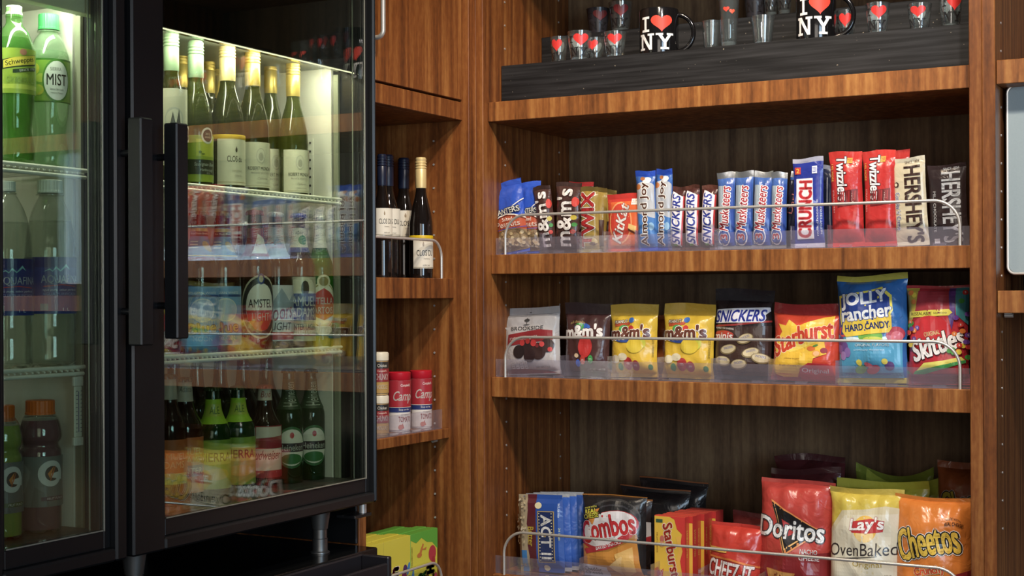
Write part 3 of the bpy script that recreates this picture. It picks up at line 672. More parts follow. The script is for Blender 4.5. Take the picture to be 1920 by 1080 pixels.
# legs + counter
lp = onX(600, 1036, -1.50); zCT = lp.z
for (x, y) in ((-1.50, lp.y), (-1.50, onX(251, 1040, -1.5).y), (-1.92, lp.y), (-1.92, 1.05)):
    h = zDb+0.005-zCT
    mb = MB().lathe([(0.017, 0), (0.017, 0.002), (0.0135, 0.004), (0.0135, h*0.28), (0.0125, h*0.29), (0.0125, h*0.46), (0.014, h*0.47), (0.021, h)], 20)
    mb.v = [(p[0]+x, p[1]+y, p[2]+zCT) for p in mb.v]; child(mb.build('leg', pm('grey_metal_leg', '8c8c8a', 0.4, 0.9), None, True), fr)
print('counter', zCT, 'bottom', zDb)
ct = thing('counter', 'black counter under the refrigerator', 'counter', (-1.7, 1.5, 0))
wpart('countertop', (-2.2, 0.2, zCT-0.03), (-1.44, 2.15, zCT-0.0003), BLACKG, ct, 0.002); wpart('base', (-2.2, 0.2, 0.0), (-1.47, 2.15, zCT-0.0303), BLACK, ct)
wpart('shade_plate', (-2.2, 2.158, zCT), (-1.4925, 2.1645, 1.98), BLACK, ct)  # black plate added to stand in for shade on the side panel
tx0 = -1.425; ty1 = onX(677, 1037, tx0).y; tz = onX(677, 1037, tx0).z; tx1 = onY(735, 1046, ty1).x
tr = thing('tray', 'narrow black plastic tray along the counter edge below the refrigerator', 'tray', (tx0, ty1, tz-0.04))
l_ = 0.9; wd = tx1-tx0
slab('back_wall', (0, -l_, 0.003), (0.008, 0, 0.04), BLACKPL, tr, 0.002); slab('end_wall', (0.0081, -0.012, 0.003), (wd, 0, 0.04), BLACKPL, tr, 0.002)
slab('front_wall', (wd-0.008, -l_, 0.003), (wd, -0.0121, 0.03), BLACKPL, tr, 0.002); slab('floor_plate', (0, -l_, 0), (wd, 0, 0.0029), BLACKPL, tr, 0.001)
slab('bracket', (-0.014, -l_, 0.0), (-0.0002, -0.05, 0.028), BLACKPL, tr, 0.001)
# thermometer
tp = onX(143, 708, -1.50); tb = onX(143, 835, -1.50)
th = thing('thermometer', 'white strip thermometer hanging from the lower wire shelf of the left compartment', 'thermometer', (-1.494, tp.y-0.002, tb.z))
hh = tp.z-tb.z
slab('tube_body', (-0.003, -0.007, 0.012), (0.0, 0.007, hh-0.012), pm('thermometer_white', 'dedccc', 0.4), th, 0.001); slab('end_cap', (-0.004, -0.009, 0), (0.001, 0.009, 0.0118), WHITE, th, 0.001); slab('end_cap', (-0.004, -0.009, hh-0.0118), (0.001, 0.009, hh+0.002), WHITE, th, 0.001)
artwork(Surf([[Vector((0, -0.007, 0.012)), Vector((0, 0.007, 0.012))], [Vector((0, -0.007, hh-0.012)), Vector((0, 0.007, hh-0.012))]], 0.014, hh-0.024),
        [('rect', '3a3a8c', (0.48, 0.1, 0.56, 0.9))] + [('rect', '44446a', (0.12, 0.1+0.08*k, 0.36, 0.112+0.08*k)) for k in range(11)] + [('rect', '44446a', (0.68, 0.1+0.08*k, 0.92, 0.112+0.08*k)) for k in range(11)], th)
# ================================================================== PRODUCTS, RIGHT BAY
def slot(px0, px1, pyt, Y, zs, lift=0.0):
    """centre x, width, height of an item that stands at depth Y on the surface zs"""
    a = onY(px0, pyt, Y); b = onY(px1, pyt, Y); return (a.x+b.x)/2, b.x-a.x, (a.z+b.z)/2 - zs
def put(fn, name, label, cat, px0, px1, pyt, Y, zs, rot=(0, 0, 0), **kw):
    x, W, H = slot(px0, px1, pyt, Y, zs+0.0006)
    T = kw.pop('T', 0.03); dx = kw.pop('dx', 0)
    return fn(name, label, cat, W, H, T, (x+dx, Y, zs+0.0026 if 'guard' in kw else zs+0.0026), rot, **kw)
def TX(c, st, b, **o): return ('text', c, st, b, o)
GC = 'candy on the upper snack shelf'; GB = 'candy bags on the middle snack shelf'; GS = 'snacks on the lowest snack shelf'
# --- peanut bags
PE = [('poly', 'b8502c', [(0,.30),(0,.46),(.25,.52),(.5,.54),(.75,.52),(1,.46),(1,.30)]), ('poly', '8c7450', [(0,.04),(0,.30),(.3,.34),(.5,.35),(.7,.34),(1,.30),(1,.04)])]
_rn = random.Random(3)
for k in range(46):
    PE.append(('ell', ('c2a878', 'a88a5c', '7c6040', 'd0bc92')[k % 4], (.08+.84*_rn.random(), .07+.22*_rn.random(), .05, .022), _rn.uniform(0, 180)))
PE += [('poly', 'e8e4d8', [(0,.455),(.25,.515),(.5,.535),(.75,.515),(1,.455),(1,.47),(.75,.532),(.5,.552),(.25,.532),(0,.47)]), ('poly', 'e6e2da', [(.35,.575),(.7,.62),(1,.72),(1,.735),(.7,.635),(.35,.59)]),
       TX('f2f0e8', 'PLANTERS', (.46,.585,.86,.075), out=[('101820', 1.2)], bold=.03, rot=4), TX('f4ece0', 'Salted', (.5,.475,.34,.05)), TX('f4ece0', 'Peanuts', (.5,.405,.74,.075), bold=.015), ('rect', '2c3c9a', (0,.335,1,.345))]
pk = dict(T=0.024, body='1d4fc0', seal='2a5ad0', gfx=PE, s_top=.07, s_bot=.04, nu=14, nv=20, group=GC)
put(bag, 'snack_bag', 'blue and red salted peanut bag at the far left, leaning in front of its twin', 'snack bag', 927, 984, 341, 2.572, Z2t, rot=(R(-2), R(-9), 0), seed=1, dx=.012, **pk)
put(bag, 'snack_bag', 'blue and red salted peanut bag second from the left', 'snack bag', 976, 1017, 342, 2.590, Z2t, rot=(R(-2), R(-3), 0), seed=2, **pk)
put(bag, 'snack_bag', 'peanut bag behind the two blue peanut bags, only its top edge showing', 'snack bag', 944, 984, 335, 2.64, Z2t, rot=(0, R(-3), 0), seed=3, **pk)
# --- brown candy packs
MM = [('rect', '3a1e18', (.06,.07,.94,.12)), TX('f2ece6', "m&m's", (.40,.50,.80,.62), rot=90, out=[('3a1c14', 1.6)], bold=.06), ('ell', 'd23222', (.84,.72,.13,.07)), ('ell', 'c8b430', (.80,.50,.12,.035)), ('ell', '3c8c3c', (.84,.40,.10,.03)), ('ell', 'c03426', (.80,.30,.1,.03))]
mk = dict(T=0.02, body='4a2c26', seal='3c2622', gfx=MM, nu=12, nv=22, group=GC, s_top=.06)
put(bag, 'candy_pack', 'brown candy pack with sideways white lettering leaning beside the peanut bags', 'candy pack', 1014, 1046, 349, 2.585, Z2t, rot=(0, R(-7), R(6)), seed=4, **mk)
put(bag, 'candy_pack', 'brown candy pack with sideways white lettering, the wider one left of the gold bars', 'candy pack', 1040, 1086, 344, 2.580, Z2t, rot=(0, R(2), 0), seed=5, **mk)
put(bag, 'candy_pack', 'brown candy pack with a red top corner peeking out behind the wider brown pack', 'candy pack', 1058, 1102, 343, 2.62, Z2t, rot=(0, R(5), 0), seed=6, **{**mk, 'seal': 'b02020'})
# --- gold caramel bars
TW = [('rect', '9a7c2c', (.0,.1,1,.14)), TX('c01c20', 'TWIX', (.46,.50,.82,.70), rot=90, out=[('f4ecdc', 2.2), ('5a1014', .9)], bold=.05), ('ell', 'd8c070', (.8,.16,.14,.05)), ('ell', '5a3420', (.72,.13,.2,.025))]
tk = dict(T=0.02, body='a08434', seal='c8ae58', gfx=TW, nu=12, nv=20, group=GC, s_top=.07, sealmat=METALFOIL)
put(bag, 'candy_bar', 'gold caramel cookie bar with red sideways lettering beside the brown packs', 'candy bar', 1090, 1124, 352, 2.575, Z2t, seed=7, rot=(0, R(-1), 0), **tk)
tk['gfx'] = [('rect', '4a2a1c', (.1,.1,.9,.5)), ('rect', 'd0b25a', (.3,.16,.5,.44))]
put(bag, 'candy_bar', 'gold foil bar standing behind the red lettered gold bar', 'candy bar', 1108, 1136, 354, 2.605, Z2t, seed=8, rot=(0, R(2), 0), **tk)
put(bag, 'candy_bar', 'gold foil bar farthest back beside the orange wafer bar', 'candy bar', 1122, 1149, 358, 2.640, Z2t, seed=9, rot=(0, R(4), 0), **tk)
# --- orange wafer bar
KK = [('rect', 'e0601c', (.06,.1,.94,.86)), ('rect', 'd23a1c', (0,.08,.12,.9)), ('ell', 'f0a060', (.42,.5,.36,.36)), ('ell', 'd4381c', (.42,.5,.32,.33)), TX('f6f0ea', 'KitKat', (.42,.5,.66,.30), rot=76, shear=.25, bold=.05, out=[('a02014', 1.2)]),
      ('poly', 'e8c070', [(.66,.40),(.88,.33),(.9,.43),(.68,.48)]), ('poly', '6a3418', [(.66,.36),(.88,.29),(.88,.32),(.66,.40)]), ('rect', 'f0ece0', (.74,.80,.92,.90)), TX('d03020', '210', (.83,.85,.12,.05))]
put(bag, 'candy_bar', 'orange and red wafer bar with slanted white lettering', 'candy bar', 1140, 1202, 365, 2.58, Z2t, T=0.014, body='c8281c', gfx=KK, nu=14, nv=16, seed=10, group=GC, s_top=.09)
# --- coconut almond bars
AJ = [('rect', '3a78c0', (0,.05,1,.5)), ('poly', 'b8bcc4', [(.04,.48),(.96,.40),(.96,.80),(.04,.80)]), ('ell', 'b8bcc4', (.5,.80,.46,.06)), ('ell', 'c07030', (.18,.80,.14,.035)), ('ell', 'e8e8ea', (.62,.88,.22,.04)), ('ell', 'b06a34', (.4,.9,.12,.025)),
      TX('5a3020', 'Almond Joy', (.5,.46,.78,.44), rot=90, bold=.06, out=[('f2eee8', 1.4)]), ('ell', '8ab8dc', (.8,.3,.12,.05))]
ak = dict(T=0.02, body='2c62b4', seal='1c4cc0', gfx=AJ, nu=12, nv=22, group=GC, s_top=.07)
put(bag, 'candy_bar', 'blue and silver coconut almond bar beside the orange wafer bar', 'candy bar', 1197, 1233, 322, 2.575, Z2t, seed=11, rot=(0, R(-2), 0), **ak)
put(bag, 'candy_bar', 'blue and silver coconut almond bar beside the first brown nougat bar', 'candy bar', 1227, 1260, 319, 2.585, Z2t, seed=12, rot=(0, R(1), R(-4)), **ak)
# --- brown nougat bars
SN = [('poly', 'f0ecf0', [(.12,.14),(.8,.06),(.9,.84),(.2,.92)]), TX('2a3aa0', 'SNICKERS', (.5,.49,.74,.50), rot=90, shear=.3, bold=.07, out=[('f4f0f4', 1.2)]), ('poly', 'c02a28', [(.80,.08),(.88,.08),(.96,.84),(.90,.86)]), ('rect', '68a838', (.35,.075,.6,.105))]
sk = dict(T=0.022, body='4c2420', seal='5a3024', gfx=SN, nu=12, nv=20, group=GC, s_top=.06)
for k, (a, b, c, l) in enumerate(((1256, 1285, 352, 'brown nougat bar with blue sideways lettering nearest the coconut bars'), (1285, 1315, 349, 'middle one of the three brown nougat bars with blue lettering'), (1314, 1344, 349, 'brown nougat bar with blue lettering nearest the silver bars'))):
    put(bag, 'candy_bar', l, 'candy bar', a, b, c, 2.585-.004*k, Z2t, seed=13+k, rot=(0, R((1, -1, 1)[k]), R(-3)), **sk)
# --- silver whipped bars
MU = [('rect', '2c50a8', (.56,.05,.94,.84)), ('rect', '9aa8b4', (.10,.06,.5,.82)), ('ell', 'f0f2f4', (.42,.16,.36,.11)), ('ell', '3a58a8', (.42,.16,.31,.095)), TX('c02838', '3', (.42,.16,.07,.40), rot=90, bold=.08, out=[('f4f4f4', .8)]),
      TX('b82434', 'Musketeers', (.48,.53,.56,.50), rot=87, shear=.2, bold=.05, out=[('f4f4f6', 1.3)])]
uk = dict(T=0.022, body='3a62ac', seal='c2c4c6', gfx=MU, nu=12, nv=22, group=GC, s_top=.08, sealmat=METALFOIL)
MUL = ('silver-topped blue whipped bar nearest the brown nougat bars', 'second silver-topped blue whipped bar from the brown nougat bars', 'third silver-topped blue whipped bar, one away from the last of its row', 'silver-topped blue whipped bar at the right end of its row')
for k, (a, b, c) in enumerate(((1346, 1379, 325), (1377, 1411, 323), (1410, 1445, 323), (1445, 1474, 325))):
    put(bag, 'candy_bar', MUL[k], 'candy bar', a, b, c, 2.578, Z2t, seed=17+k, rot=(0, R((0, 1, 2, 1)[k]), R(2)), **uk)
uk['gfx'] = [('rect', '1c2038', (0,.04,1,.88)), TX('c87878', 'Dark', (.5,.6,.3,.4), rot=80)]
put(bag, 'candy_bar', 'dark wrapped bar tilted half hidden behind the last silver-topped bar', 'candy bar', 1466, 1492, 322, 2.63, Z2t, seed=22, rot=(0, R(7), 0), **uk)
# --- crisp rice bar
CR = [('rect', 'f0eef0', (.12,.10,.68,.77)), TX('c81c28', 'CRUNCH', (.41,.43,.62,.42), rot=88, bold=.09, out=[('e89098', .8)]), ('poly', '8090d0', [(.05,.52),(.12,.46),(.12,.60)]), ('poly', '8090d0', [(.68,.44),(.82,.5),(.68,.53)]), ('rect', 'c83828', (.08,.82,.28,.9)), TX('f0d040', '2', (.18,.86,.1,.05)), ('rect', 'd8dcec', (.66,.82,.82,.90)), TX('2038a0', '220', (.74,.86,.12,.05)), TX('e0e4f0', 'milk chocolate', (.80,.33,.4,.06), rot=90), TX('e0e4f0', 'NET WT 1.55 OZ', (.92,.3,.3,.05), rot=90)]
put(bag, 'candy_bar', 'tall dark blue crisp rice bar with red sideways lettering on a white panel', 'candy bar', 1489, 1547, 298, 2.575, Z2t, T=0.014, body='1c2f94', seal='b8b8cc', gfx=CR, nu=14, nv=18, seed=23, group=GC, s_top=.05, rot=(0, R(-1), 0))
put(bag, 'candy_bar', 'dark blue bar standing behind the crisp rice bar', 'candy bar', 1538, 1566, 312, 2.62, Z2t, T=0.014, body='1a2448', seal='9098b0', gfx=[('rect', 'b4bcd0', (.5,.55,.56,.85)), ('rect', '8a92b0', (.7,.1,.74,.5))], nu=8, nv=14, seed=24, group=GC, s_top=.05)
# --- red licorice packs
TZ = [('poly', '7a1418', [(.24,.42),(.86,.44),(.88,.60),(.26,.58)]), TX('f4f0f2', 'Twizzlers', (.40,.715,.46,.30), rot=-88, bold=.08, shear=.1, out=[('301018', 1.1)]), TX('e8c040', '14% MORE', (.10,.78,.18,.06), rot=-90), TX('f0b0a8', 'STRAWBERRY', (.12,.48,.24,.05), rot=-90), TX('f0d0c8', 'twists', (.72,.5,.12,.07), rot=-90), ('rect', 'd8a030', (.56,.87,.72,.93)), TX('801010', '200', (.64,.90,.12,.03))]
for k in range(9): TZ.append(('poly', ('5a0f14', '8a1a20', 'a82428')[k % 3], [(.28+.06*k,.44+.005*k),(.32+.06*k,.44+.005*k),(.34+.06*k,.58),(.30+.06*k,.58)]))
zk = dict(T=0.026, body='c01f1c', seal='cf2a20', gfx=TZ, nu=16, nv=22, group=GC, s_top=.08, wr=.8)
put(bag, 'candy_pack', 'red licorice twist pack beside the dark blue bars', 'candy pack', 1561, 1622, 286, 2.58, Z2t, seed=25, rot=(0, R(-2), R(2)), **zk)
put(bag, 'candy_pack', 'red licorice twist pack beside the cream colored bar', 'candy pack', 1621, 1682, 284, 2.58, Z2t, seed=26, rot=(0, R(-1), R(-2)), **zk)
zk['gfx'] = ()
put(bag, 'candy_pack', 'red licorice pack behind, its top corner above the cream colored bar', 'candy pack', 1640, 1702, 283, 2.62, Z2t, seed=27, rot=(0, R(1), 0), **zk)
# --- chocolate bars
def HB(ink, ext): return [TX(ink, "HERSHEY'S", (.62,.47,.86,.50), rot=-90, bold=.08), TX(ink, 'SINCE 1894', (.62,.95,.42,.03), rot=0)] + ext
put(bag, 'candy_bar', 'cream colored bar with large dark brown sideways lettering', 'candy bar', 1680, 1743, 297, 2.58, Z2t, T=0.014, body='c8bc9c', seal='d6cdb2', nu=14, nv=18, seed=28, group=GC, s_top=.05, rot=(0, R(-3), 0),
    gfx=HB('3a2018', [TX('3a50a0', "Cookies 'n' Creme", (.14,.40,.42,.13), rot=-90, bold=.03, out=[('e8e4dc', .8)]), ('ell', '3c241c', (.12,.70,.07,.03)), ('ell', 'd8ccac', (.10,.70,.04,.018))]))
put(bag, 'candy_bar', 'dark brown bar with large silver sideways lettering at the right end', 'candy bar', 1744, 1817, 310, 2.585, Z2t, T=0.016, body='26181a', seal='2c1c1e', nu=14, nv=18, seed=29, group=GC, s_top=.05, rot=(0, R(-2), 0),
    gfx=HB('b8bcc2', [TX('e8e6e6', 'MILK CHOCOLATE', (.16,.42,.50,.07), rot=-90, bold=.02), ('rect', 'c8c8c8', (.12,.03,.26,.09))]))
# ------------------------------------------------------------------ middle shelf bags
def balls(lst): return [('ell', c, (u, v, r, r*rr)) for (c, u, v, r, rr) in lst]
BS = [('poly', '8c1c24', [(.14,.43),(.16,.60),(.72,.66),(.92,.64),(.92,.50)]), TX('f0e4e0', 'POMEGRANATE FLAVOR', (.44,.54,.50,.05), rot=3, bold=.02), ('poly', '303030', [(.46,.78),(.49,.84),(.52,.78)]), ('ell', '383838', (.49,.80,.05,.022)), ('rect', '404040', (.485,.73,.495,.78)), ('ell', '404040', (.49,.735,.06,.006)),
      TX('343232', 'BROOKSIDE', (.50,.685,.56,.055)), ('rect', 'a8a4a2', (.03,.865,.97,.872)), ('rect', '5a5654', (.49,.915,.52,.93)), ('poly', '7c1c28', [(.1,.02),(.95,.02),(.8,.06),(.4,.10),(.12,.09)])]
BS += balls([('2a1a1c',.52,.40,.11,1.05), ('36201e',.70,.34,.12,1.05), ('1e1214',.36,.34,.10,1.0), ('3a2220',.84,.42,.10,1), ('2c181a',.55,.28,.10,1), ('b82c2c',.42,.47,.045,1), ('c03030',.62,.46,.05,1), ('d04040',.76,.44,.04,1), ('a82424',.52,.49,.04,1), ('c43434',.88,.36,.035,1), ('7a2428',.68,.42,.03,1)])
for k in range(4): BS += [('rect', 'c8c4c2', (.22+.075*k,.10,.28+.075*k,.145)), ('rect', 'c8c4c2', (.22+.075*k,.155,.28+.075*k,.2)), ('rect', '55504e', (.235+.075*k,.12,.265+.075*k,.126)), ('rect', '55504e', (.235+.075*k,.175,.265+.075*k,.181))]
BS += [TX('55504e', 'NET WT 7 OZ', (.76,.115,.22,.022))]
put(bag, 'candy_pouch', 'white resealable pouch of dark chocolate pomegranate candy at the left end', 'candy bag', 943, 1052, 578, 2.60, Z3t, T=0.04, body='b4b0b0', seal='b8b4b2', gfx=BS, seed=31, group=GB, wr=.5, s_top=.10, rot=(R(-4), R(-3), 0), pinch=.03)
def MMB(body, ink, name_, extra):
    return extra + [TX('f4f0ec' if body else '6a3424', "m&m's", (.47,.61,.82,.17), rot=3, bold=.06, out=[('5a2418' if body else 'f6f2ea', 1.8), ('f0ecE8' if body else '5a2418', .6)])]
BR = [('ell', '2a60b8', (.46,.66,.18,.06)), ('ell', '3a9444', (.40,.67,.10,.05)), TX('c8a860', 'milk chocolate', (.34,.72,.34,.04), arc=.5)] + MMB(1, 0, 0, []) + balls([('c02420',.54,.40,.15,1.0), ('3060c8',.38,.18,.05,1.0), ('c83a2c',.49,.22,.06,1.0), ('349a48',.67,.23,.055,1.0), ('e8c8a0',.35,.28,.05,.6)]) + [TX('e0d8d4', 'NET WT 1.69 OZ', (.76,.10,.34,.02)), TX('f0d8d4', 'm', (.49,.22,.05,.025)), TX('d8f0d8', 'm', (.67,.23,.05,.025))]
put(bag, 'candy_bag', 'dark brown candy bag with white lettering beside the white pouch', 'candy bag', 1058, 1144, 570, 2.60, Z3t, T=0.04, body='4a2a28', seal='43302e', gfx=BR, seed=32, group=GB, s_top=.15, rot=(R(-3), R(0), 0))
def YB(): return [('poly', 'ecece4', [(.1,.86-.03),(.12,.84),(.5,.86),(.5,.88),(.12,.86)])][:0] + [('poly', 'c04c20', [(.14,.69),(.46,.71),(.50,.755),(.14,.735)]), ('ell', '3a70c0', (.50,.775,.06,.035)), TX('f4f0dc', 'PEANUT', (.27,.755,.28,.04), rot=4, bold=.05, out=[('7a4a1c', .8)]), ('ell', '284a9c', (.40,.52,.26,.05)), ('ell', '3c9848', (.34,.66,.1,.05)), ('ell', 'c83028', (.50,.665,.06,.04)), ('ell', 'c8c81c', (.66,.47,.16,.10)), ('ell', 'e2c410', (.60,.43,.17,.10))] + MMB(0, 0, 0, []) + balls([('b82c2c',.46,.19,.10,.85), ('a02430',.62,.165,.075,.9), ('3a9048',.28,.15,.055,.9), ('e8dcb8',.18,.25,.09,.6), ('e0d4b0',.34,.28,.1,.5), ('3c8444',.90,.14,.04,.9)]) + [TX('e8c8c8', 'm', (.46,.19,.07,.03)), TX('e8c8c8', 'm', (.62,.165,.05,.025)), TX('6a5a10', 'SHARING SIZE', (.94,.4,.25,.03), rot=90)]
put(bag, 'candy_bag', 'yellow peanut candy bag beside the dark brown bag', 'candy bag', 1145, 1234, 572, 2.60, Z3t, T=0.042, body='e0b812', seal='c8a01a', gfx=YB(), seed=33, group=GB, s_top=.15, rot=(R(-3), R(-1), 0))
put(bag, 'candy_bag', 'yellow peanut candy bag beside the brown miniature bar bag', 'candy bag', 1241, 1338, 571, 2.60, Z3t, T=0.044, body='e0b812', seal='c49c16', gfx=YB(), seed=34, group=GB, s_top=.15, rot=(R(-3), R(1), 0))
put(bag, 'candy_bag', 'orange-brown bag edge showing between the two yellow bags', 'candy bag', 1222, 1262, 592, 2.68, Z3t, T=0.03, body='a8581c', gfx=(), seed=35, group=GB, nu=10, nv=14)
SM = [('poly', '3c2620', [(0,.05),(1,.05),(1,.60),(0,.56)]), ('poly', 'a02c28', [(0,.595),(.4,.61),(1,.66),(1,.64),(.4,.59),(0,.575)]), ('poly', 'f2eef2', [(.01,.615),(.80,.635),(.98,.76),(.97,.80),(.05,.77)]), TX('2434a4', 'SNICKERS', (.48,.70,.88,.125), rot=2, shear=.25, bold=.07, out=[('f4f2f6', 1.2)]), TX('f0e8e0', 'PERFECT FOR SHARING', (.22,.56,.36,.02), rot=-3), ('ell', 'c03c28', (.2,.49,.2,.045)), TX('f6f0ec', 'minis', (.2,.475,.36,.07), shear=.15, bold=.05, out=[('b03020', 1.6)])]
for (u, v, rot) in ((.30,.33,12), (.20,.20,-6), (.50,.17,8), (.70,.30,15), (.86,.24,-10), (.6,.45,20)):
    SM += [('ell', '7c6a44', (u,v,.15,.055), rot), ('ell', 'c8b890', (u,v+.005,.13,.045), rot), TX('3c4ca0', 'SNICKERS', (u,v+.02,.16,.025), rot=rot)]
put(bag, 'candy_bag', 'brown miniature bar bag with blue lettering on a white banner and a dark top', 'candy bag', 1337, 1446, 544, 2.61, Z3t, T=0.045, body='281c1c', seal='221a1c', gfx=SM, seed=36, group=GB, s_top=.13, rot=(R(-3), R(1), 0))
SB = [('poly', 'f0c018', [(.08,.08),(.02,.20),(.10,.32),(.04,.44),(.16,.62),(.10,.72),(.22,.70),(.26,.78),(.40,.70),(.55,.76),(.74,.82),(.90,.84),(.92,.60),(.80,.50),(.84,.36),(.66,.30),(.64,.22),(.46,.14),(.40,.06),(.2,.05)]), ('poly', 'f6d850', [(.16,.40),(.5,.50),(.8,.66),(.8,.56),(.5,.42),(.3,.36)]),
      TX('d43c18', 'Starburst', (.48,.54,.90,.23), rot=20, shear=.2, bold=.07, arc=.25, out=[('f8ecd0', 1.3), ('e05018', .5)]), ('poly', 'c02430', [(.44,.03),(.46,.17),(.58,.24),(.86,.24),(.92,.20),(.94,.03)]), TX('f6e4e4', 'Original', (.68,.14,.38,.07), bold=.03), ('ell', '982c40', (.80,.40,.05,.035)), ('ell', 'e07020', (.62,.42,.06,.03)), ('ell', 'e8a028', (.70,.36,.06,.04)), ('ell', 'f0b880', (.70,.36,.045,.03)), TX('8a5a10', 'UNWRAP THE JUICY', (.34,.28,.24,.02)), TX('8a5a10', 'fruit chews', (.28,.20,.26,.025)), ('ell', '488c38', (.68,.46,.04,.012), 20)]
put(bag, 'candy_bag', 'red and yellow fruit chew bag with slanted red lettering', 'candy bag', 1445, 1576, 569, 2.60, Z3t, T=0.05, body='d03c1a', seal='9a2420', gfx=SB, seed=37, group=GB, s_top=.14, rot=(R(-3), R(2), 0), sag=.03)
JR = [('poly', '48a0c8', [(.02,.05),(.02,.44),(.3,.46),(.6,.40),(.96,.44),(.94,.05)]), ('poly', 'd8eef4', [(.16,.40),(.5,.37),(.80,.40),(.82,.43),(.5,.40),(.15,.43)]), ('ell', '6cb040', (.52,.425,.18,.06)), ('ell', 'c8d048', (.56,.40,.14,.02)), ('ell', 'b83448', (.86,.44,.12,.07), 30), ('ell', 'd86878', (.88,.42,.08,.05), 30)]
JR += balls([('5a3a84',.08,.38,.05,.9), ('6a4a94',.14,.33,.05,.9), ('7c5ca8',.06,.31,.045,.9), ('8c6cb4',.18,.28,.05,.9), ('a080c0',.11,.25,.045,.9), ('c84050',.12,.47,.07,.7)])
JR += [('poly', 'e8d83c', [(.09,.53),(.78,.58),(.84,.66),(.82,.80),(.68,.88),(.05,.80),(.07,.60)]), ('poly', '1c3c8c', [(.10,.55),(.76,.60),(.81,.67),(.79,.78),(.66,.86),(.08,.78),(.09,.62)]), ('poly', '1c3c8c', [(.08,.44),(.80,.50),(.84,.62),(.10,.56)]), ('poly', 'e8c828', [(.10,.47),(.12,.57),(.82,.62),(.82,.50),(.78,.46),(.16,.42)]),
       TX('f6f8f8', 'JOLLY', (.42,.765,.66,.145), rot=7, bold=.10, out=[('2448a0', 1.0)]), TX('f6f8f8', 'rancher', (.46,.645,.72,.12), rot=6, bold=.08, out=[('2448a0', 1.0)]), TX('1c3070', 'HARD CANDY', (.47,.515,.64,.06), rot=5, bold=.10), TX('e0eef4', 'ORIGINAL FLAVORS', (.54,.345,.48,.026), bold=.02), TX('c8e0ee', 'artificially flavored', (.5,.30,.44,.016))]
JR += [('ell', '6cae48', (.38,.13,.09,.035), 15), ('ell', 'e0d040', (.36,.19,.04,.03), 40), ('ell', 'c83850', (.56,.13,.10,.035), 20), ('ell', 'e06878', (.50,.17,.06,.02), -20), ('ell', '5c3c78', (.78,.16,.06,.04)), ('ell', 'd8c848', (.72,.20,.04,.025), -40), TX('e8f4f8', 'NET WT 7 OZ (198g)', (.2,.065,.3,.012))]
put(bag, 'candy_bag', 'tall blue hard candy bag with a yellow top strip, standing highest on its shelf', 'candy bag', 1570, 1704, 515, 2.60, Z3t, T=0.055, body='2468b0', seal='b8ac34', gfx=JR, seed=38, group=GB, s_top=.055, rot=(R(-3), R(-1), 0), sag=.02)
SK = [('poly', 'b8a028', [(0,.5),(0,.97),(.22,.97),(.14,.72),(.0,.5)]), ('poly', '5a3888', [(.70,.97),(.80,.97),(.82,.70),(.76,.55),(.70,.72)]), ('poly', '3a8c98', [(.80,.97),(1,.97),(1,.60),(.83,.70)]), ('poly', 'a02834', [(.20,.94),(.70,.94),(.74,.72),(.14,.70)]), ('poly', 'e0d23c', [(.04,.675),(.04,.735),(.72,.755),(.78,.72),(.72,.69)]), TX('4a3a18', 'RESEALABLE', (.26,.712,.36,.032), bold=.04), TX('4a3a18', '>>>>>>>', (.58,.715,.22,.018), bold=.04),
      ('poly', 'e8e060', [(.14,.13),(.30,.22),(.6,.24),(.9,.28),(.96,.24),(.6,.19),(.3,.15)]), ('poly', '3c9c50', [(.10,.11),(.14,.14),(.3,.16),(.6,.20),(.96,.25),(.96,.22),(.6,.16),(.3,.11)]), ('ell', 'c81c28', (.40,.52,.36,.17)), ('rect', '8c3450', (.06,.02,1,.11)), TX('f0e4a0', 'ORIGINAL', (.44,.515,.26,.045), rot=10, bold=.04), TX('f4f2f2', 'Skittles', (.52,.41,.86,.20), rot=18, shear=.1, bold=.10, out=[('201018', 1.0)])]
rnd2 = random.Random(5)
for k in range(34):
    u, v = rnd2.choice([(rnd2.uniform(.0,.14), rnd2.uniform(.45,.95)), (rnd2.uniform(.76,1), rnd2.uniform(.42,.95)), (rnd2.uniform(.7,1), rnd2.uniform(.25,.4)), (rnd2.uniform(.04,.2), rnd2.uniform(.4,.6))])
    c = rnd2.choice(['d03028', 'e07820', '3c9c38', '6a3c98', 'e0c828']); SK += [('ell', c, (u,v,.04,.024), 20)] + ([TX('f4f0f0', 's', (u,v,.02,.018))] if k % 3 == 0 else [])
put(bag, 'candy_bag', 'red resealable fruit candy bag covered in colored candies at the right end', 'candy bag', 1702, 1819, 537, 2.60, Z3t, T=0.05, body='b81c2c', seal='a82c30', gfx=SK, seed=39, group=GB, s_top=.03, rot=(R(-3), R(-1), 0), wr=.7)
# ------------------------------------------------------------------ lowest shelf
PC = [('rect', '1d4fa8', (0,0,1,1)), ('poly', '5a1424', [(.22,0),(.22,.1),(.26,.2),(.22,.35),(.27,.5),(.21,.62),(.24,.8),(.21,1),(.42,1),(.42,0)]), ('poly', 'a89878', [(0,0),(0,1),(.21,1),(.24,.8),(.21,.62),(.27,.5),(.22,.35),(.26,.2),(.22,0)]), ('rect', '3880c0', (.06,.0,.2,.28)), TX('e8d030', 'Butter', (.30,.46,.25,.13), rot=-90, bold=.03), ('poly', 'b89a50', [(.46,.13),(.84,.13),(.84,.79),(.46,.79)]), ('rect', '142a60', (.48,.14,.82,.78)), TX('f2f2f0', 'ACT II', (.65,.46,.56,.22), rot=-90, bold=.06), TX('c8d8f0', '94% fat free', (.93,.80,.18,.04), rot=-90), TX('c8d8a0', '24 bags', (.93,.5,.16,.04), rot=-90), ('ell', 'e8dcb0', (.62,.06,.07,.04)), ('ell', 'e8dcb0', (.48,.86,.08,.04))]
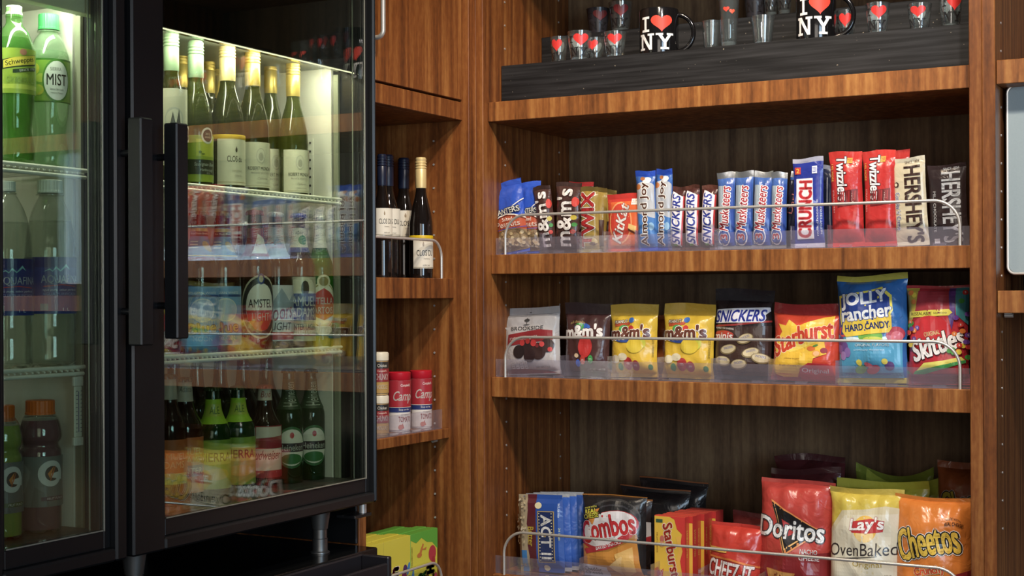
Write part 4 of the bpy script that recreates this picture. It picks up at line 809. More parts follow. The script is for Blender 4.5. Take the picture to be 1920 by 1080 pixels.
for k in range(16): PC += [('ell', 'f0e8b8', (.51,.16+.04*k,.012,.006)), ('ell', 'f0e8b8', (.79,.16+.04*k,.012,.006))]
rnd3 = random.Random(11)
for k in range(40): PC.append(('ell', rnd3.choice(['d8ccb0', 'b8a888', '8c7c60', 'c8b890']), (rnd3.uniform(.01,.2), rnd3.uniform(.3,.98), .03, .012), rnd3.uniform(0, 180)))
x, W_, H_ = slot(978, 1062, 930, 2.59, Z4t)
W_ *= 1.0
for k in range(4):
    b_ = bag('popcorn_packet', ('flat blue popcorn packet at the front of its row, left end of the bottom shelf', 'second blue popcorn packet in the row at the left end', 'third blue popcorn packet in the row at the left end', 'blue popcorn packet at the back of the row at the left end')[k], 'popcorn', W_, H_, 0.017,
        (x+0.0065*k, 2.585+0.019*k, Z4t+0.0026), (R(-2), R(-3), R(-3)), body='2a5cb8', seal='b4b8bc', gfx=PC if k == 0 else (), nu=12, nv=18, seed=50+k, group=GS, s_top=.04, wr=.3, round_=9, pinch=.0)
CBo = [('poly', 'd08a28', [(.08,.0),(.04,.40),(.4,.44),(.9,.56),(.96,.0)]), ('poly', 'a8701c', [(.10,.36),(.5,.40),(.9,.56),(.92,.50),(.5,.33),(.1,.30)]), ('ell', '3a3838', (.46,.66,.50,.28), 16), ('ell', '16161a', (.46,.645,.49,.27), 16), ('ell', '34343a', (.46,.63,.46,.25), 16), ('ell', '141418', (.46,.62,.45,.24), 16), ('ell', 'b82028', (.47,.585,.47,.22), 16), ('ell', 'd8d4d6', (.47,.60,.44,.20), 16), ('poly', 'b82430', [(.08,.34),(.12,.28),(.5,.36),(.85,.52),(.80,.58),(.5,.42)]),
      TX('c81c24', 'Combos', (.46,.60,.84,.26), rot=13, bold=.07, arc=.12, out=[('f4f0f0', 1.0), ('7a1018', .4)]), TX('f4eeee', 'BAKED SNACKS', (.50,.405,.40,.035), rot=16, bold=.05),
      ('poly', 'd88828', [(.09,.78),(.34,.84),(.24,.64)]), TX('f0e838', 'REAL', (.20,.80,.20,.05), rot=10, bold=.06, out=[('181410', 1.0)]), TX('f0e838', 'CHEESE', (.21,.745,.26,.05), rot=10, bold=.06, out=[('181410', 1.0)]), TX('f0e838', 'MADE WITH', (.19,.845,.20,.02), rot=10),
      ('poly', 'd8d4d4', [(.06,.0),(.06,.16),(.46,.14),(.46,.0)]), TX('302020', 'Cheddar', (.22,.105,.28,.045), bold=.04), TX('302020', 'Cheese', (.21,.055,.26,.045), bold=.04), ('poly', 'e8b860', [(.6,.3),(.85,.4),(.88,.1),(.7,.02)]), ('poly', 'f0c880', [(.50,.16),(.72,.30),(.66,.05)])]
put(bag, 'snack_bag', 'black and gold cheese pretzel snack bag with large red lettering', 'snack bag', 1090, 1214, 931, 2.60, Z4t, T=0.055, body='1c1a1c', seal='c07820', gfx=CBo, seed=60, group=GS, s_top=.012, rot=(R(-3), R(-1), 0), wr=.7)
put(bag, 'snack_bag', 'dark pretzel bag just behind the large red lettered pretzel bag', 'snack bag', 1150, 1222, 938, 2.66, Z4t, T=0.05, body='2a2020', seal='8c5420', gfx=[('ell', 'd8d4d6', (.9,.6,.2,.12), 16), ('ell', 'b82028', (.9,.45,.2,.05), 30)], seed=61, group=GS, s_top=.02, nu=14, nv=16)
for k, (a, b, c, yy, l) in enumerate(((1160, 1290, 916, 2.72, 'dark pretzel bag with an orange top edge in the shadow behind the pretzel bag'), (1196, 1322, 900, 2.79, 'dark pretzel bag standing highest against the back of the bottom shelf'))):
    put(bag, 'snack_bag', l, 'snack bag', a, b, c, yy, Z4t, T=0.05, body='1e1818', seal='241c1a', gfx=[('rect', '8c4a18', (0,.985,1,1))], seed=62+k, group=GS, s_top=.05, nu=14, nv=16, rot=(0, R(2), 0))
SBX = [('poly', 'c82028', [(0,0),(0,.2),(.12,.24),(.2,.17),(.3,.22),(.26,0)]), ('poly', 'd83028', [(1,1),(1,.0),(.92,.1),(.84,.35),(.92,.5),(.86,.62),(.9,.75),(.74,.82),(.66,.96),(.5,1)]), ('poly', 'f0b838', [(.62,.0),(.70,.3),(.8,.5),(.7,.7),(.84,.72),(.9,.5),(.82,.3),(.86,0)]), TX('d83c1c', 'Starburst', (.56,.50,.80,.30), rot=-80, bold=.07, shear=-.1, out=[('f8f0d8', 1.2)]), ('rect', '385c40', (.06,.90,.28,.95)), ('ell', 'c86a58', (.26,.66,.07,.05)), ('ell', 'e0a070', (.25,.58,.09,.04)), TX('a07818', 'FRUIT CHEWS', (.1,.6,.3,.05), rot=-90), TX('f0e0d8', 'Original', (.22,.10,.2,.12), rot=-90, bold=.04)]
x, W_, H_ = slot(1227, 1286, 968, 2.595, Z4t+.0026); sdd = [('rect', 'd82c24', (0,0,1,1)), TX('e8c040', 'FRUIT CHEWS', (.5,.6,.4,.3), rot=90)]
for k in range(7):
    carton('candy_box', ('yellow and red fruit chew box at the front of its row', 'second fruit chew box in the row', 'third fruit chew box in the row', 'fourth fruit chew box in the row', 'fifth fruit chew box in the row', 'sixth fruit chew box in the row', 'fruit chew box at the very back of the row')[k], 'candy box', W_, H_, 0.0185, (x+0.0045*k+(.004 if k % 2 else 0), 2.592+0.0195*k, Z4t+.0026+(0.0 if k < 1 else 0)), (0, 0, R(-3)), cols=('e8bc20', 'c8241f', 'd8482c'), front=SBX if k == 0 else [('rect', 'c8281f', (0,.9,1,1))], side=sdd, group='fruit chew boxes in a row')
CZ_ = [('poly', 'e07828', [(0,.50),(.5,.485),(1,.40),(1,.37),(.5,.455),(0,.47)]), ('poly', 'e89838', [(0,.15),(.3,.17),(.7,.13),(1,.18),(1,0),(0,0)]), TX('f8f2f0', 'CHEEZ-IT', (.47,.30,.86,.25), rot=-5, bold=.06, out=[('7a1418', 1.3), ('e8b0a8', .4)]), ('rect', 'e0b040', (.04,.56,.40,.63)), TX('8a3010', 'Sunshine', (.24,.595,.26,.035)), TX('f4d8c0', 'baked snack crackers', (.68,.15,.4,.025), rot=-4), ('poly', 'e8a030', [(.2,.02),(.5,.12),(.7,.0)])]
put(bag, 'snack_bag', 'red cheese cracker bag with white lettering beside the fruit chew boxes', 'snack bag', 1326, 1426, 984, 2.60, Z4t, T=0.05, body='c8301e', seal='b42a1c', gfx=CZ_, seed=70, group=GS, s_top=.05, rot=(R(-3), R(3), 0))
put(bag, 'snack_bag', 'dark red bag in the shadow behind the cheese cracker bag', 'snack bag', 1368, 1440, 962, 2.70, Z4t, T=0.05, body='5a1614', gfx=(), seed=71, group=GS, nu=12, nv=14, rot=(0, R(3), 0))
DO = [('poly', '8c1c20', [(0,0),(0,.32),(1,.40),(1,0)]), ('poly', 'e89048', [(.19,.82),(.42,.34),(.90,.58)]), ('poly', '1a1618', [(.20,.80),(.425,.36),(.87,.58)]), ('poly', 'f0b868', [(.24,.78),(.43,.41),(.80,.585),(.80,.575),(.425,.39),(.235,.78)]), ('poly', 'b82c2c', [(.36,.66),(.42,.50),(.60,.56)]), TX('f4f4f4', 'Doritos', (.48,.575,.88,.17), bold=.06, rot=-2, out=[('38383c', 1.8)]), TX('f2f0f0', 'NACHO', (.74,.395,.22,.04), bold=.04), TX('f2f0f0', 'CHEESE', (.75,.34,.25,.04), bold=.04),
      ('poly', 'c88430', [(.16,.22),(.58,.20),(.40,0),(.24,0)]), ('poly', 'd89c48', [(.20,.21),(.54,.195),(.40,.02),(.28,.02)]), ('poly', 'b8742c', [(.62,.17),(.84,.18),(.74,0),(.62,0)])]
rnd4 = random.Random(2)
for k in range(30): DO.append(('ell', rnd4.choice(['a8541c', 'e8b868', '8c3c18']), (rnd4.uniform(.26,.50), rnd4.uniform(.02,.19), .012, .006), rnd4.uniform(0, 90)))
put(bag, 'chip_bag', 'red tortilla chip bag with a black triangle and white lettering', 'chip bag', 1418, 1558, 901, 2.61, Z4t, T=0.065, body='c03a30', seal='b84238', gfx=DO, seed=72, group=GS, s_top=.035, rot=(R(-3), R(2), 0), sag=.01, wr=1.1)
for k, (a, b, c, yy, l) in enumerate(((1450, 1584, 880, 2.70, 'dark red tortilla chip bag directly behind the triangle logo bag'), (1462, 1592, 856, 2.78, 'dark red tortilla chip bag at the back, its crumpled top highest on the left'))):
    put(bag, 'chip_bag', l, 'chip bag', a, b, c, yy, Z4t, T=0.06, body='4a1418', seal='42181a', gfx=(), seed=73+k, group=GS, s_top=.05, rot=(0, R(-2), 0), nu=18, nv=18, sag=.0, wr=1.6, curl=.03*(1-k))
LY = [('poly', 'd0c4a0', [(.02,0),(.02,.62),(.2,.80),(.5,.82),(.8,.86),(1,.84),(1,0)]), ('poly', 'd8d0b8', [(.05,0),(.06,.60),(.24,.76),(.6,.78),(.95,.80),(.97,0)]), ('ell', 'e8b840', (.54,.655,.16,.115)), ('ell', 'f0d088', (.54,.60,.12,.06)), ('poly', 'c02428', [(.32,.66),(.36,.71),(.60,.745),(.80,.735),(.78,.64),(.6,.62),(.36,.615)]), TX('f6f2f0', "Lay's", (.56,.685,.46,.13), rot=6, shear=.15, bold=.07, out=[('98181c', .7)]), TX('302828', 'OvenBaked', (.50,.475,.94,.11), rot=5, shear=.1, bold=-.004), ('poly', '302828', [(.14,.36),(.4,.39),(.72,.425),(.72,.43),(.4,.40),(.14,.38)]), TX('b09838', 'Original', (.58,.345,.40,.06), rot=3), ('poly', 'c8b070', [(.30,.0),(.44,.18),(.70,.20),(.80,.14),(.80,.0)]), ('ell', 'e8dcb0', (.62,.08,.16,.07)), ('rect', '8c2424', (.06,.02,.34,.09)), TX('f0d870', '80%', (.12,.07,.2,.06), bold=.04), TX('504838', 'NET WT', (.86,.26,.08,.02))]
put(bag, 'chip_bag', 'cream and yellow baked potato chip bag with a red oval logo', 'chip bag', 1552, 1690, 918, 2.60, Z4t, T=0.065, body='d0b838', seal='c8b040', gfx=LY, seed=75, group=GS, s_top=.05, rot=(R(-3), R(1), 0), curl=-.02)
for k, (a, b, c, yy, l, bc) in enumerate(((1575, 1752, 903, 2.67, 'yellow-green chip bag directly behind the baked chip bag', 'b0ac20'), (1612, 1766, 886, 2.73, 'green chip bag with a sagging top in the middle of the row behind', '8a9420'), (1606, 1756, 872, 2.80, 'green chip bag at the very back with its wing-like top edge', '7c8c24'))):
    put(bag, 'chip_bag', l, 'chip bag', a, b, c, yy, Z4t, T=0.06, body=bc, gfx=(), seed=76+k, group=GS, s_top=.07, rot=(0, R((-2, 3, -1)[k]), 0), nu=20, nv=18, sag=.10*(k > 0), wr=1.4)
CH = [('poly', '9c1c24', [(0,0),(0,.14),(.3,.22),(1,.38),(1,0)]), TX('e8c030', 'Cheetos', (.46,.60,.80,.27), rot=13, bold=.10, arc=.1, out=[('f6f4f0', 3.2), ('18181c', 2.2)]), TX('d85020', 'Crunchy', (.50,.35,.40,.09), rot=12, bold=.06, out=[('f8e8b0', 1.1), ('a03018', .5)]), TX('301808', 'MADE WITH', (.78,.805,.18,.02), rot=-4, arc=1), TX('301808', 'REAL CHEESE!', (.79,.765,.22,.03), rot=-4, bold=.06, arc=.6), ('poly', 'e89030', [(.50,.20),(.60,.24),(.86,.15),(.90,.09),(.6,.15)]), ('poly', 'e0a040', [(.70,.05),(.9,.1),(.94,.06),(.74,0)]), ('poly', 'd87828', [(.56,.08),(.74,.18),(.78,.14),(.62,.04)]), ('ell', 'c02828', (.52,.16,.07,.03)), ('poly', 'e8a040', [(.2,.06),(.4,.12),(.42,.08),(.22,.02)])]
put(bag, 'chip_bag', 'orange crunchy cheese puff bag with big yellow lettering at the right end', 'chip bag', 1674, 1822, 934, 2.60, Z4t, T=0.065, body='d87814', seal='d07c20', gfx=CH, seed=80, group=GS, s_top=.035, rot=(R(-3), R(1), 0))
put(bag, 'chip_bag', 'orange-brown cheese puff bag in the shadow behind the orange one', 'chip bag', 1757, 1880, 868, 2.72, Z4t, T=0.06, body='8a4412', gfx=[TX('a8a020', 'Cheetos', (.52,.72,.84,.18), rot=12, bold=.10, out=[('b8b4b0', 3.0), ('18181c', 2.2)])], seed=81, group=GS, s_top=.05, dx=-.0)  # copy of the front bag with shade put into its colours
# ================================================================== TOP SHELF SOUVENIRS
def slabI(cx, cy, w, h):
    s = w*.30; f = h*.15
    return [[(cx-w/2, cy-h/2), (cx+w/2, cy-h/2), (cx+w/2, cy-h/2+f), (cx-w/2, cy-h/2+f)], [(cx-w/2, cy+h/2-f), (cx+w/2, cy+h/2-f), (cx+w/2, cy+h/2), (cx-w/2, cy+h/2)], [(cx-s/2, cy-h/2+f*.5), (cx+s/2, cy-h/2+f*.5), (cx+s/2, cy+h/2-f*.5), (cx-s/2, cy+h/2-f*.5)]]
def slabN(cx, cy, w, h):
    x0, x1, y0, y1 = cx-w/2, cx+w/2, cy-h/2, cy+h/2; f = h*.13; s = w*.15
    a, b = x0+w*.12, x1-w*.12
    return [[(x0, y0), (x0+w*.40, y0), (x0+w*.40, y0+f), (x0, y0+f)], [(x0, y1-f), (x0+w*.34, y1-f), (x0+w*.34, y1), (x0, y1)], [(x1-w*.40, y1-f), (x1, y1-f), (x1, y1), (x1-w*.40, y1)],
            [(a, y0), (a+s, y0), (a+s, y1), (a, y1)], [(b-s, y0), (b, y0), (b, y1), (b-s, y1)], [(a, y1), (b-s*1.2, y0), (b, y0), (a+s*1.4, y1)]]
def slabY(cx, cy, w, h):
    x0, x1, y0, y1 = cx-w/2, cx+w/2, cy-h/2, cy+h/2; f = h*.13; s = w*.16; m = cy-h*.06
    return [[(cx-w*.24, y0), (cx+w*.24, y0), (cx+w*.24, y0+f), (cx-w*.24, y0+f)], [(cx-s/2, y0), (cx+s/2, y0), (cx+s/2, m+h*.06), (cx-s/2, m+h*.06)],
            [(x0, y1-f), (x0+w*.40, y1-f), (x0+w*.40, y1), (x0, y1)], [(x1-w*.40, y1-f), (x1, y1-f), (x1, y1), (x1-w*.40, y1)],
            [(x0+w*.10, y1-f*.5), (cx-s/2, m-h*.02), (cx+s*.5, m+h*.02), (x0+w*.10+s*1.25, y1-f*.5)], [(x1-w*.10-s*1.25, y1-f*.5), (cx-s*.5, m+h*.02), (cx+s/2, m-h*.02), (x1-w*.10, y1-f*.5)]]
def iny(ink, red, s=1.0, cx=.5, cy=.5, white=None):
    g = [('poly', ink, p) for p in slabI(cx-.26*s, cy+.21*s, .22*s, .40*s)] + [('poly', red, heart(cx+.16*s, cy+.21*s, .54*s, .44*s))]
    return g + [('poly', ink, p) for p in slabN(cx-.235*s, cy-.25*s, .42*s, .42*s)+slabY(cx+.235*s, cy-.25*s, .44*s, .42*s)]
MUGM = pm('black_ceramic_glaze', '141314', 0.12, coat=0.4, bump=0.05)
GSH = 'souvenir glasses on the black riser'
def mug(label, px0, px1, pyt, Y, zs, ang=0, full=True):
    x, W, H = slot(px0, px1, pyt, Y, zs); r = W/2; t = thing('souvenir_mug', label, 'mug', (x, Y+r, zs+0.0006), (0, 0, R(ang)+math.atan2(-x, Y)), 'black souvenir mugs on the riser'); w_ = 0.0035
    MB().lathe([(r*.86, 0), (r*.97, .002), (r, .006), (r, H-.003), (r-.001, H), (r-w_+.001, H), (r-w_, H-.003), (r-w_, .008), (r*.5, .006), (.001, .006)], 48, caps=False).build('body', MUGM, t, True)
    MB().lathe([(.001, 0.0003), (r*.86, 0.0003)], 40, caps=False).build('foot', MUGM, t)
    hr = H*.39; pts = []
    for k in range(21):
        a = R(98-196*k/20); pts.append((r-.004+ (hr*.92)*max(-.12, math.cos(a)), 0, H*.50+hr*math.sin(a)))
    MB().tube(pts, .0048, 12).build('handle', MUGM, t, True)
    artwork(cyl_surf(r+.0002, H*.06, H*.90, -62, 62, 24, 6), iny('f2f0ee', 'e83a20', .96, .47, .5), t, names=('heart_and_letters', 'lettering')); return t
zR1l = zR1; zR2l = zR2
mug('black mug with white lettering and red heart standing left of the clear shot glasses', 1187, 1256, 14, 2.605, zR1l, ang=-8)
mug('black mug with red heart nearer the right end, its top out of frame', 1483, 1556, -24, 2.605, zR1l, ang=-4)
def shot(label, px, pyt, Y, zs, wpx, ang=0, mat=None, style=0, name='shot_glass', back=True, red='dc2018'):
    x, W, H = slot(px-wpx/2, px+wpx/2, pyt, Y, zs); r1 = W/2; r0 = r1*.72; t = thing(name, label, 'glass', (x, Y+r1, zs+0.0006), (0, 0, R(ang)+math.atan2(-x, Y)), GSH); m_ = mat or TUMBLER
    b = H*.16
    MB().lathe([(.001, 0), (r0, 0), (r0, .001), (r0+(r1-r0)*.5, H*.5), (r1, H), (r1-.0018, H), (r0+(r1-r0)*.5-.002, H*.5), (r0-.002, b+.002), (r0*.6, b), (.001, b)], 32, caps=False).build('bowl', m_, t, True)
    if mat is None: MB().lathe([(.001, .0008), (r0*.88, .0008), (r0*.9, b*.8), (.001, b*.8)], 24, caps=False).build('thick_base', pm('thick_glass_base', 'a8b0b0', .05, trans=.8), t, True)
    tp = lambda z: r0+(r1-r0)*z/H+.0003
    if style == 0: g = [('poly', '181416', p) for p in slabN(.26, .20, .44, .36)+slabY(.74, .20, .44, .36)+slabI(.14, .72, .18, .30)] + [('poly', red, heart(.60, .68, .66, .56))]
    elif style == 1: g = [('poly', 'e03a20', heart(.36, .74, .34, .13)), ('poly', 'e05028', heart(.66, .68, .30, .12))]
    else: g = []
    if g: artwork(cyl_surf(r1, H*.16, H*.92, -58, 58, 12, 4, tp), g, t, names=('heart_and_letters', 'lettering'))
    if g and back and style == 0:
        artwork(cyl_surf(r1, H*.36, H*.92, 165, 235, 8, 4, tp), [('poly', 'd8d2d2', heart(.5, .5, .9, .9))], t, names=('white_heart_backing', 'lettering'))
    return t
shot('small shot glass with a red heart at the left end of the lower step', 1041, 68, 2.625, zR1l, 29, -30)
shot('taller shot glass with lettering and heart, second from the left on the lower step', 1077, 57, 2.590, zR1l, 42, -6)
shot('small shot glass with a red heart between the two taller ones', 1109, 70, 2.620, zR1l, 32, -34)
shot('shot glass with a centered red heart, nearest the left mug', 1144, 58, 2.590, zR1l, 40, -14)
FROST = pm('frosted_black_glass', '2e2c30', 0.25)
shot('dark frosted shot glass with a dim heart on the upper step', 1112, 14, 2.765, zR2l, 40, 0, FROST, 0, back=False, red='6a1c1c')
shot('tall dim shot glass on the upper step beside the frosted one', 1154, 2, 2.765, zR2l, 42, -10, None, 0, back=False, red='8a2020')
shot('plain clear shot glass left of the tall heart glass', 1327, 38, 2.61, zR1l, 34, 0, None, 2)
shot('tall narrow clear glass with two small orange hearts', 1360, -10, 2.60, zR1l, 37, 0, None, 1, name='tall_shot_glass')
shot('plain clear flared shot glass left of the right mug', 1423, 28, 2.595, zR1l, 44, 0, None, 2)
shot('small shot glass with a red heart seen through the handle of the right mug', 1582, 18, 2.66, zR1l, 36, -20)
shot('shot glass with a red heart just right of the right mug', 1640, 4, 2.60, zR1l, 46, -6)
shot('shot glass with a red heart, second from the right end', 1719, 5, 2.60, zR1l, 46, -20)
shot('shot glass with a red heart at the right end of the lower step', 1778, -16, 2.60, zR1l, 46, 8)
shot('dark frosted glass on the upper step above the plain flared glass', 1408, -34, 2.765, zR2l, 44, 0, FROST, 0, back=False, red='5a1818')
shot('shot glass with lettering on the upper step, left of the right mug', 1441, -30, 2.765, zR2l, 30, 0, None, 0, back=False)
shot('shot glass on the upper step directly beside the right mug', 1466, -30, 2.755, zR2l, 30, 6, None, 0, back=False)
# ================================================================== LEFT CORNER CABINET GOODS
WINEG = {}
def wine(label, px, pyt, X, zs, glass, cap, capcol2, lab, gfx, rot, hpx=None, group=None, rpx=31, ridges=3, band=None, cat='wine bottle', medal=None, capfrac=.255):
    y = onX(px, 300, X).y; Z = (Vector((X, y, CZ))-C0).dot(FW); zt = onX(px, pyt, X).z; h = zt-zs; r = rpx*Z/F
    # keep the apparent radius at its own distance
    t = thing('wine_bottle', label, cat, (X, y, zs+0.0006), (0, 0, R(rot)), group); nr = r*.43
    pr = smoothprof([(r*.9, 0), (r, .004), (r, h*.22), (r, h*.42), (r*.93, h*.50), (r*.72, h*.60), (nr*1.15, h*.69), (nr, h*.76), (nr, h*.99)], 5)
    MB().lathe(pr, 40).build('bottle', glass, t, True)
    c0 = h*(1-capfrac); p = [(nr+.0006, c0), (nr+.0010, c0+.002), (nr+.0010, h*.90)]
    for k in range(ridges): z = h*.905+k*h*.022; p += [(nr+.0003, z), (nr+.0016, z+.001), (nr+.0016, z+h*.012), (nr+.0003, z+h*.016)]
    p += [(nr+.0012, h*.985), (nr*.9, h), (.001, h)]
    MB().lathe(p, 36, caps=False).build('screw_cap', cap, t, True)
    l0, l1, a0, a1, col = lab; sf = cyl_surf(r+.0004, h*l0, h*l1, a0, a1, 22, 3); sheet(sf, col, 'paper_label', LABEL, t)
    if gfx: artwork(sf, gfx, t, base=.0004)
    if band: MB().lathe([(r+.0006, h*l1-.001), (r+.0008, h*l1), (r+.0008, h*l1+.006), (r+.0005, h*l1+.0065)], 40, caps=False).build('yellow_band', pm('yellow_band', 'c8a81c', .4), t, True)
    if medal:
        u, v = medal; q = cyl_surf(r+.0009, h*v-.013, h*v+.013, u-25, u+25, 10, 3); artwork(q, [('ell', 'e8e6dc', (.5, .5, .5, .5)), ('ell', '2c2c2a', (.5, .5, .38, .38)), TX('d0ccc0', '2012', (.5, .6, .4, .14)), TX('d0ccc0', 'AWARD', (.5, .4, .5, .12))], t, names=('medal_sticker', 'medal_lettering'))
    return t
DARKG = pm('dark_wine_glass', '16110f', 0.06, coat=.3); OLIVE = pm('olive_wine_glass', '3e4018', 0.07, trans=.45, coat=.2); OLIVE2 = pm('yellow_green_wine_glass', '4e5420', 0.07, trans=.5, coat=.2)
NAVY = pm('navy_capsule', '161c30', .35); GOLD = pm('gold_capsule', 'c8ac5c', .35, .55); CREAMC = pm('cream_gold_capsule', 'dcc48c', .4, .3); SAGE = pm('sage_green_capsule', '8ca484', .4, .15)
CD = lambda a=.5: [TX('2c2824', 'CLOS DU', (.50, .52, .70, .19), bold=.015), ('ell', '8a6a28', (.42, .80, .035, .06)), ('poly', '8a6a28', [(.42-.03, .82), (.42, .92), (.42+.03, .82)]), TX('6a645c', 'Chardonnay', (.55, .32, .28, .06)), TX('6a645c', 'NORTH COAST', (.55, .10, .30, .05)), ('rect', 'a09478', (.0, .03, 1, .045))]
GW = 'half bottles of wine on the open corner shelf'
wine('dark wine bottle with a navy cap and white label, partly hidden by the refrigerator', 716, 290, -1.535, zA, DARKG, NAVY, None, (.34, .56, -50, 62, 'd8d2c4'), CD(), 50, rpx=19, group=GW)
wine('dark wine bottle with a navy cap, left of the other fully visible navy one', 727, 291, -1.575, zA, DARKG, NAVY, None, (.34, .56, -60, 62, 'd8d2c4'), CD(), 48, rpx=23, group=GW)
wine('dark wine bottle with a navy cap beside the gold-capped bottle', 757, 297, -1.585, zA, DARKG, NAVY, None, (.34, .56, -60, 62, 'd8d2c4'), CD(), 48, rpx=23, group=GW)
wine('dark wine bottle with pale gold cap and yellow banded label at the cabinet end', 789, 296, -1.525, zA, DARKG, CREAMC, None, (.08, .325, -60, 62, 'd6cfc0'), CD(), 52, rpx=22, group=GW, band=True)
# soup
def soup(label, px, pyt, X, zs, rpx, big):
    y = onX(px, 700, X).y; Z = (Vector((X, y, CZ))-C0).dot(FW); h = onX(px, pyt, X).z-zs-.0006; r = rpx*Z/F
    t = thing('soup_cup', label, 'soup', (X, y, zs+.0006), (0, 0, R(50)), 'microwave soup cups')
    if big:
        MB().lathe(smoothprof([(r*.88, 0), (r*.92, .004), (r*.95, h*.4), (r*.98, h*.86)], 4), 36).build('cup', pm('soup_cup_white', 'dcd6d0', .4), t, True)
        MB().lathe([(r*.98, h*.86), (r, h*.865), (r, h*.99), (r*.93, h), (.001, h)], 40, caps=False).build('lid', pm('soup_red_lid', 'b41c2c', .35), t, True)
        tp = lambda z: r*(.925+.055*z/h)+.0006
        sf = cyl_surf(r, h*.03, h*.86, -75, 75, 20, 8, tp); sheet(sf, 'dcd6d0', 'printed_sleeve', LABEL, t)
        artwork(sf, [('rect', 'a81a2a', (0, .46, 1, 1)), ('rect', '20306c', (0, .36, 1, .46)), ('rect', 'd8d0c0', (0, .455, 1, .465)), TX('f4ece4', 'Camp', (.52, .66, .66, .25), shear=.25, bold=.03), TX('f4ece4', "Campbell's", (.62, .90, .36, .07), shear=.2), TX('e8e0d8', 'Soup on the', (.56, .41, .36, .05)), TX('c03038', 'TOMATO', (.60, .22, .46, .11), bold=.02), TX('8a8078', 'Creamy', (.6, .31, .28, .04)), ('poly', 'c06a60', [(.40, .02), (.5, .14), (.56, .04)]), ('ell', 'c87a6c', (.44, .06, .08, .05))], t, base=.0006)
    else:
        MB().lathe(smoothprof([(r*.9, 0), (r*.93, .003), (r*.95, h*.8)], 4), 32).build('cup', pm('soup_cup_tan', 'b89868', .4), t, True)
        MB().lathe([(r*.96, h*.80), (r, h*.81), (r, h*.97), (r*.9, h), (.001, h)], 36, caps=False).build('lid', pm('soup_cream_lid', 'd0c8b4', .4), t, True)
        sf = cyl_surf(r*.95+.0006, h*.05, h*.78, -75, 75, 18, 3); sheet(sf, 'b08c50', 'printed_sleeve', LABEL, t)
        artwork(sf, [('rect', '2a2622', (0, .78, 1, 1)), ('rect', '8c1c24', (0, .36, 1, .78)), TX('f0e8e0', 'CHUNKY', (.5, .52, .6, .20), bold=.03), TX('f0d8c0', "Campbell's", (.5, .70, .4, .08)), TX('f0e4d0', 'NOODLE', (.5, .2, .5, .14), bold=.02), TX('e0d8c8', 'Chicken', (.5, .88, .4, .1))], t, base=.0006)
    return t, h, r
soup('red and white tomato soup cup touching the stacked small cups', 748, 697, -1.555, zB, 22, True)
soup('red and white tomato soup cup nearest the cabinet end', 789, 694, -1.555, zB, 21, True)
_, hs, _r2 = soup('small tan soup cup at the bottom of the stack beside the refrigerator', 712, 741, -1.545, zB, 17, False)
soup('small tan soup cup with a cream lid stacked on top beside the refrigerator', 712, 660, -1.545, zB+hs+.0008, 17, False)
# candy cartons at the bottom
yb = [onX(p, 1000, XC).y for p in (668, 720, 771, 822)]
SP = [('poly', '58a82c', [(0,1),(0,.93),(.2,.88),(.4,.93),(.6,.86),(.8,.84),(1,.74),(1,1)]), ('ell', 'b82c3c', (.80,.70,.14,.10)), ('ell', 'a8242c', (.84,.60,.07,.06)), ('ell', 'c8742c', (.32,.72,.09,.03)), ('poly', 'c8742c', [(.28,.72),(.44,.86),(.48,.84),(.36,.70)]), ('poly', 'c8742c', [(.34,.78),(.58,.80),(.56,.77)]), TX('48a838', 'SOUR', (.42,.30,.40,.30), rot=90, bold=.08, out=[('141810', 1.8)]), TX('e09a20', 'PATCH', (.72,.32,.46,.28), rot=90, bold=.08, out=[('141810', 1.8)]), ('ell', 'c03850', (.92,.40,.05,.05)), ('poly', '2870a8', [(.06,.2),(.14,.34),(.16,.18)]), ('poly', '3888c0', [(.02,.5),(.1,.6),(.12,.44)]), TX('5a5a18', 'SOFT AND CHEWY CANDY', (.035,.7,.3,.05), rot=90)]
SW = [('rect', 'd8c81c', (0,0,1,1)), TX('b02030', 'Swedish', (.40,.30,.70,.32), rot=90, bold=.06, out=[('f4ece4', 2.0)]), ('ell', '7a1c50', (.76,.42,.12,.18)), ('ell', '4a1c60', (.80,.60,.08,.06)), ('rect', 'e8d8d0', (.72,.34,.74,.5)), ('rect', 'e8d8d0', (.79,.34,.81,.5)), ('ell', '2c80b8', (.92,.60,.05,.08), -20), ('ell', '2c80b8', (.98,.44,.05,.08), 20)]
for c in range(3):
    for k in range(4):
        w_ = yb[c+1]-yb[c]-.0015; h = .158
        if c == 2: cols = ('d4ca20', '58a02c', '5aa428'); fg = SP; nm = 'sour candy box'; kind = 'green and yellow sour candy box'
        else: cols = ('d8c81c', 'c8b81c', 'd0c420'); fg = SW; nm = 'fish candy box'; kind = 'yellow fish-shaped gummy candy box'
        wh = (('front', 'second', 'third', 'back')[k]) + ' of the ' + ('column nearest the refrigerator', 'middle column', 'column nearest the cabinet end')[c]
        t = carton('candy_box', kind + ', ' + wh, 'candy box', w_, h - (.0 if k < 2 else .004), .024, (XC-.002-.0255*k, (yb[c]+yb[c+1])/2, zC+.0004), (0, 0, R(90)), cols=cols, front=fg if k == 0 else (), top=(), group='boxed gummy candy on the low corner shelf')
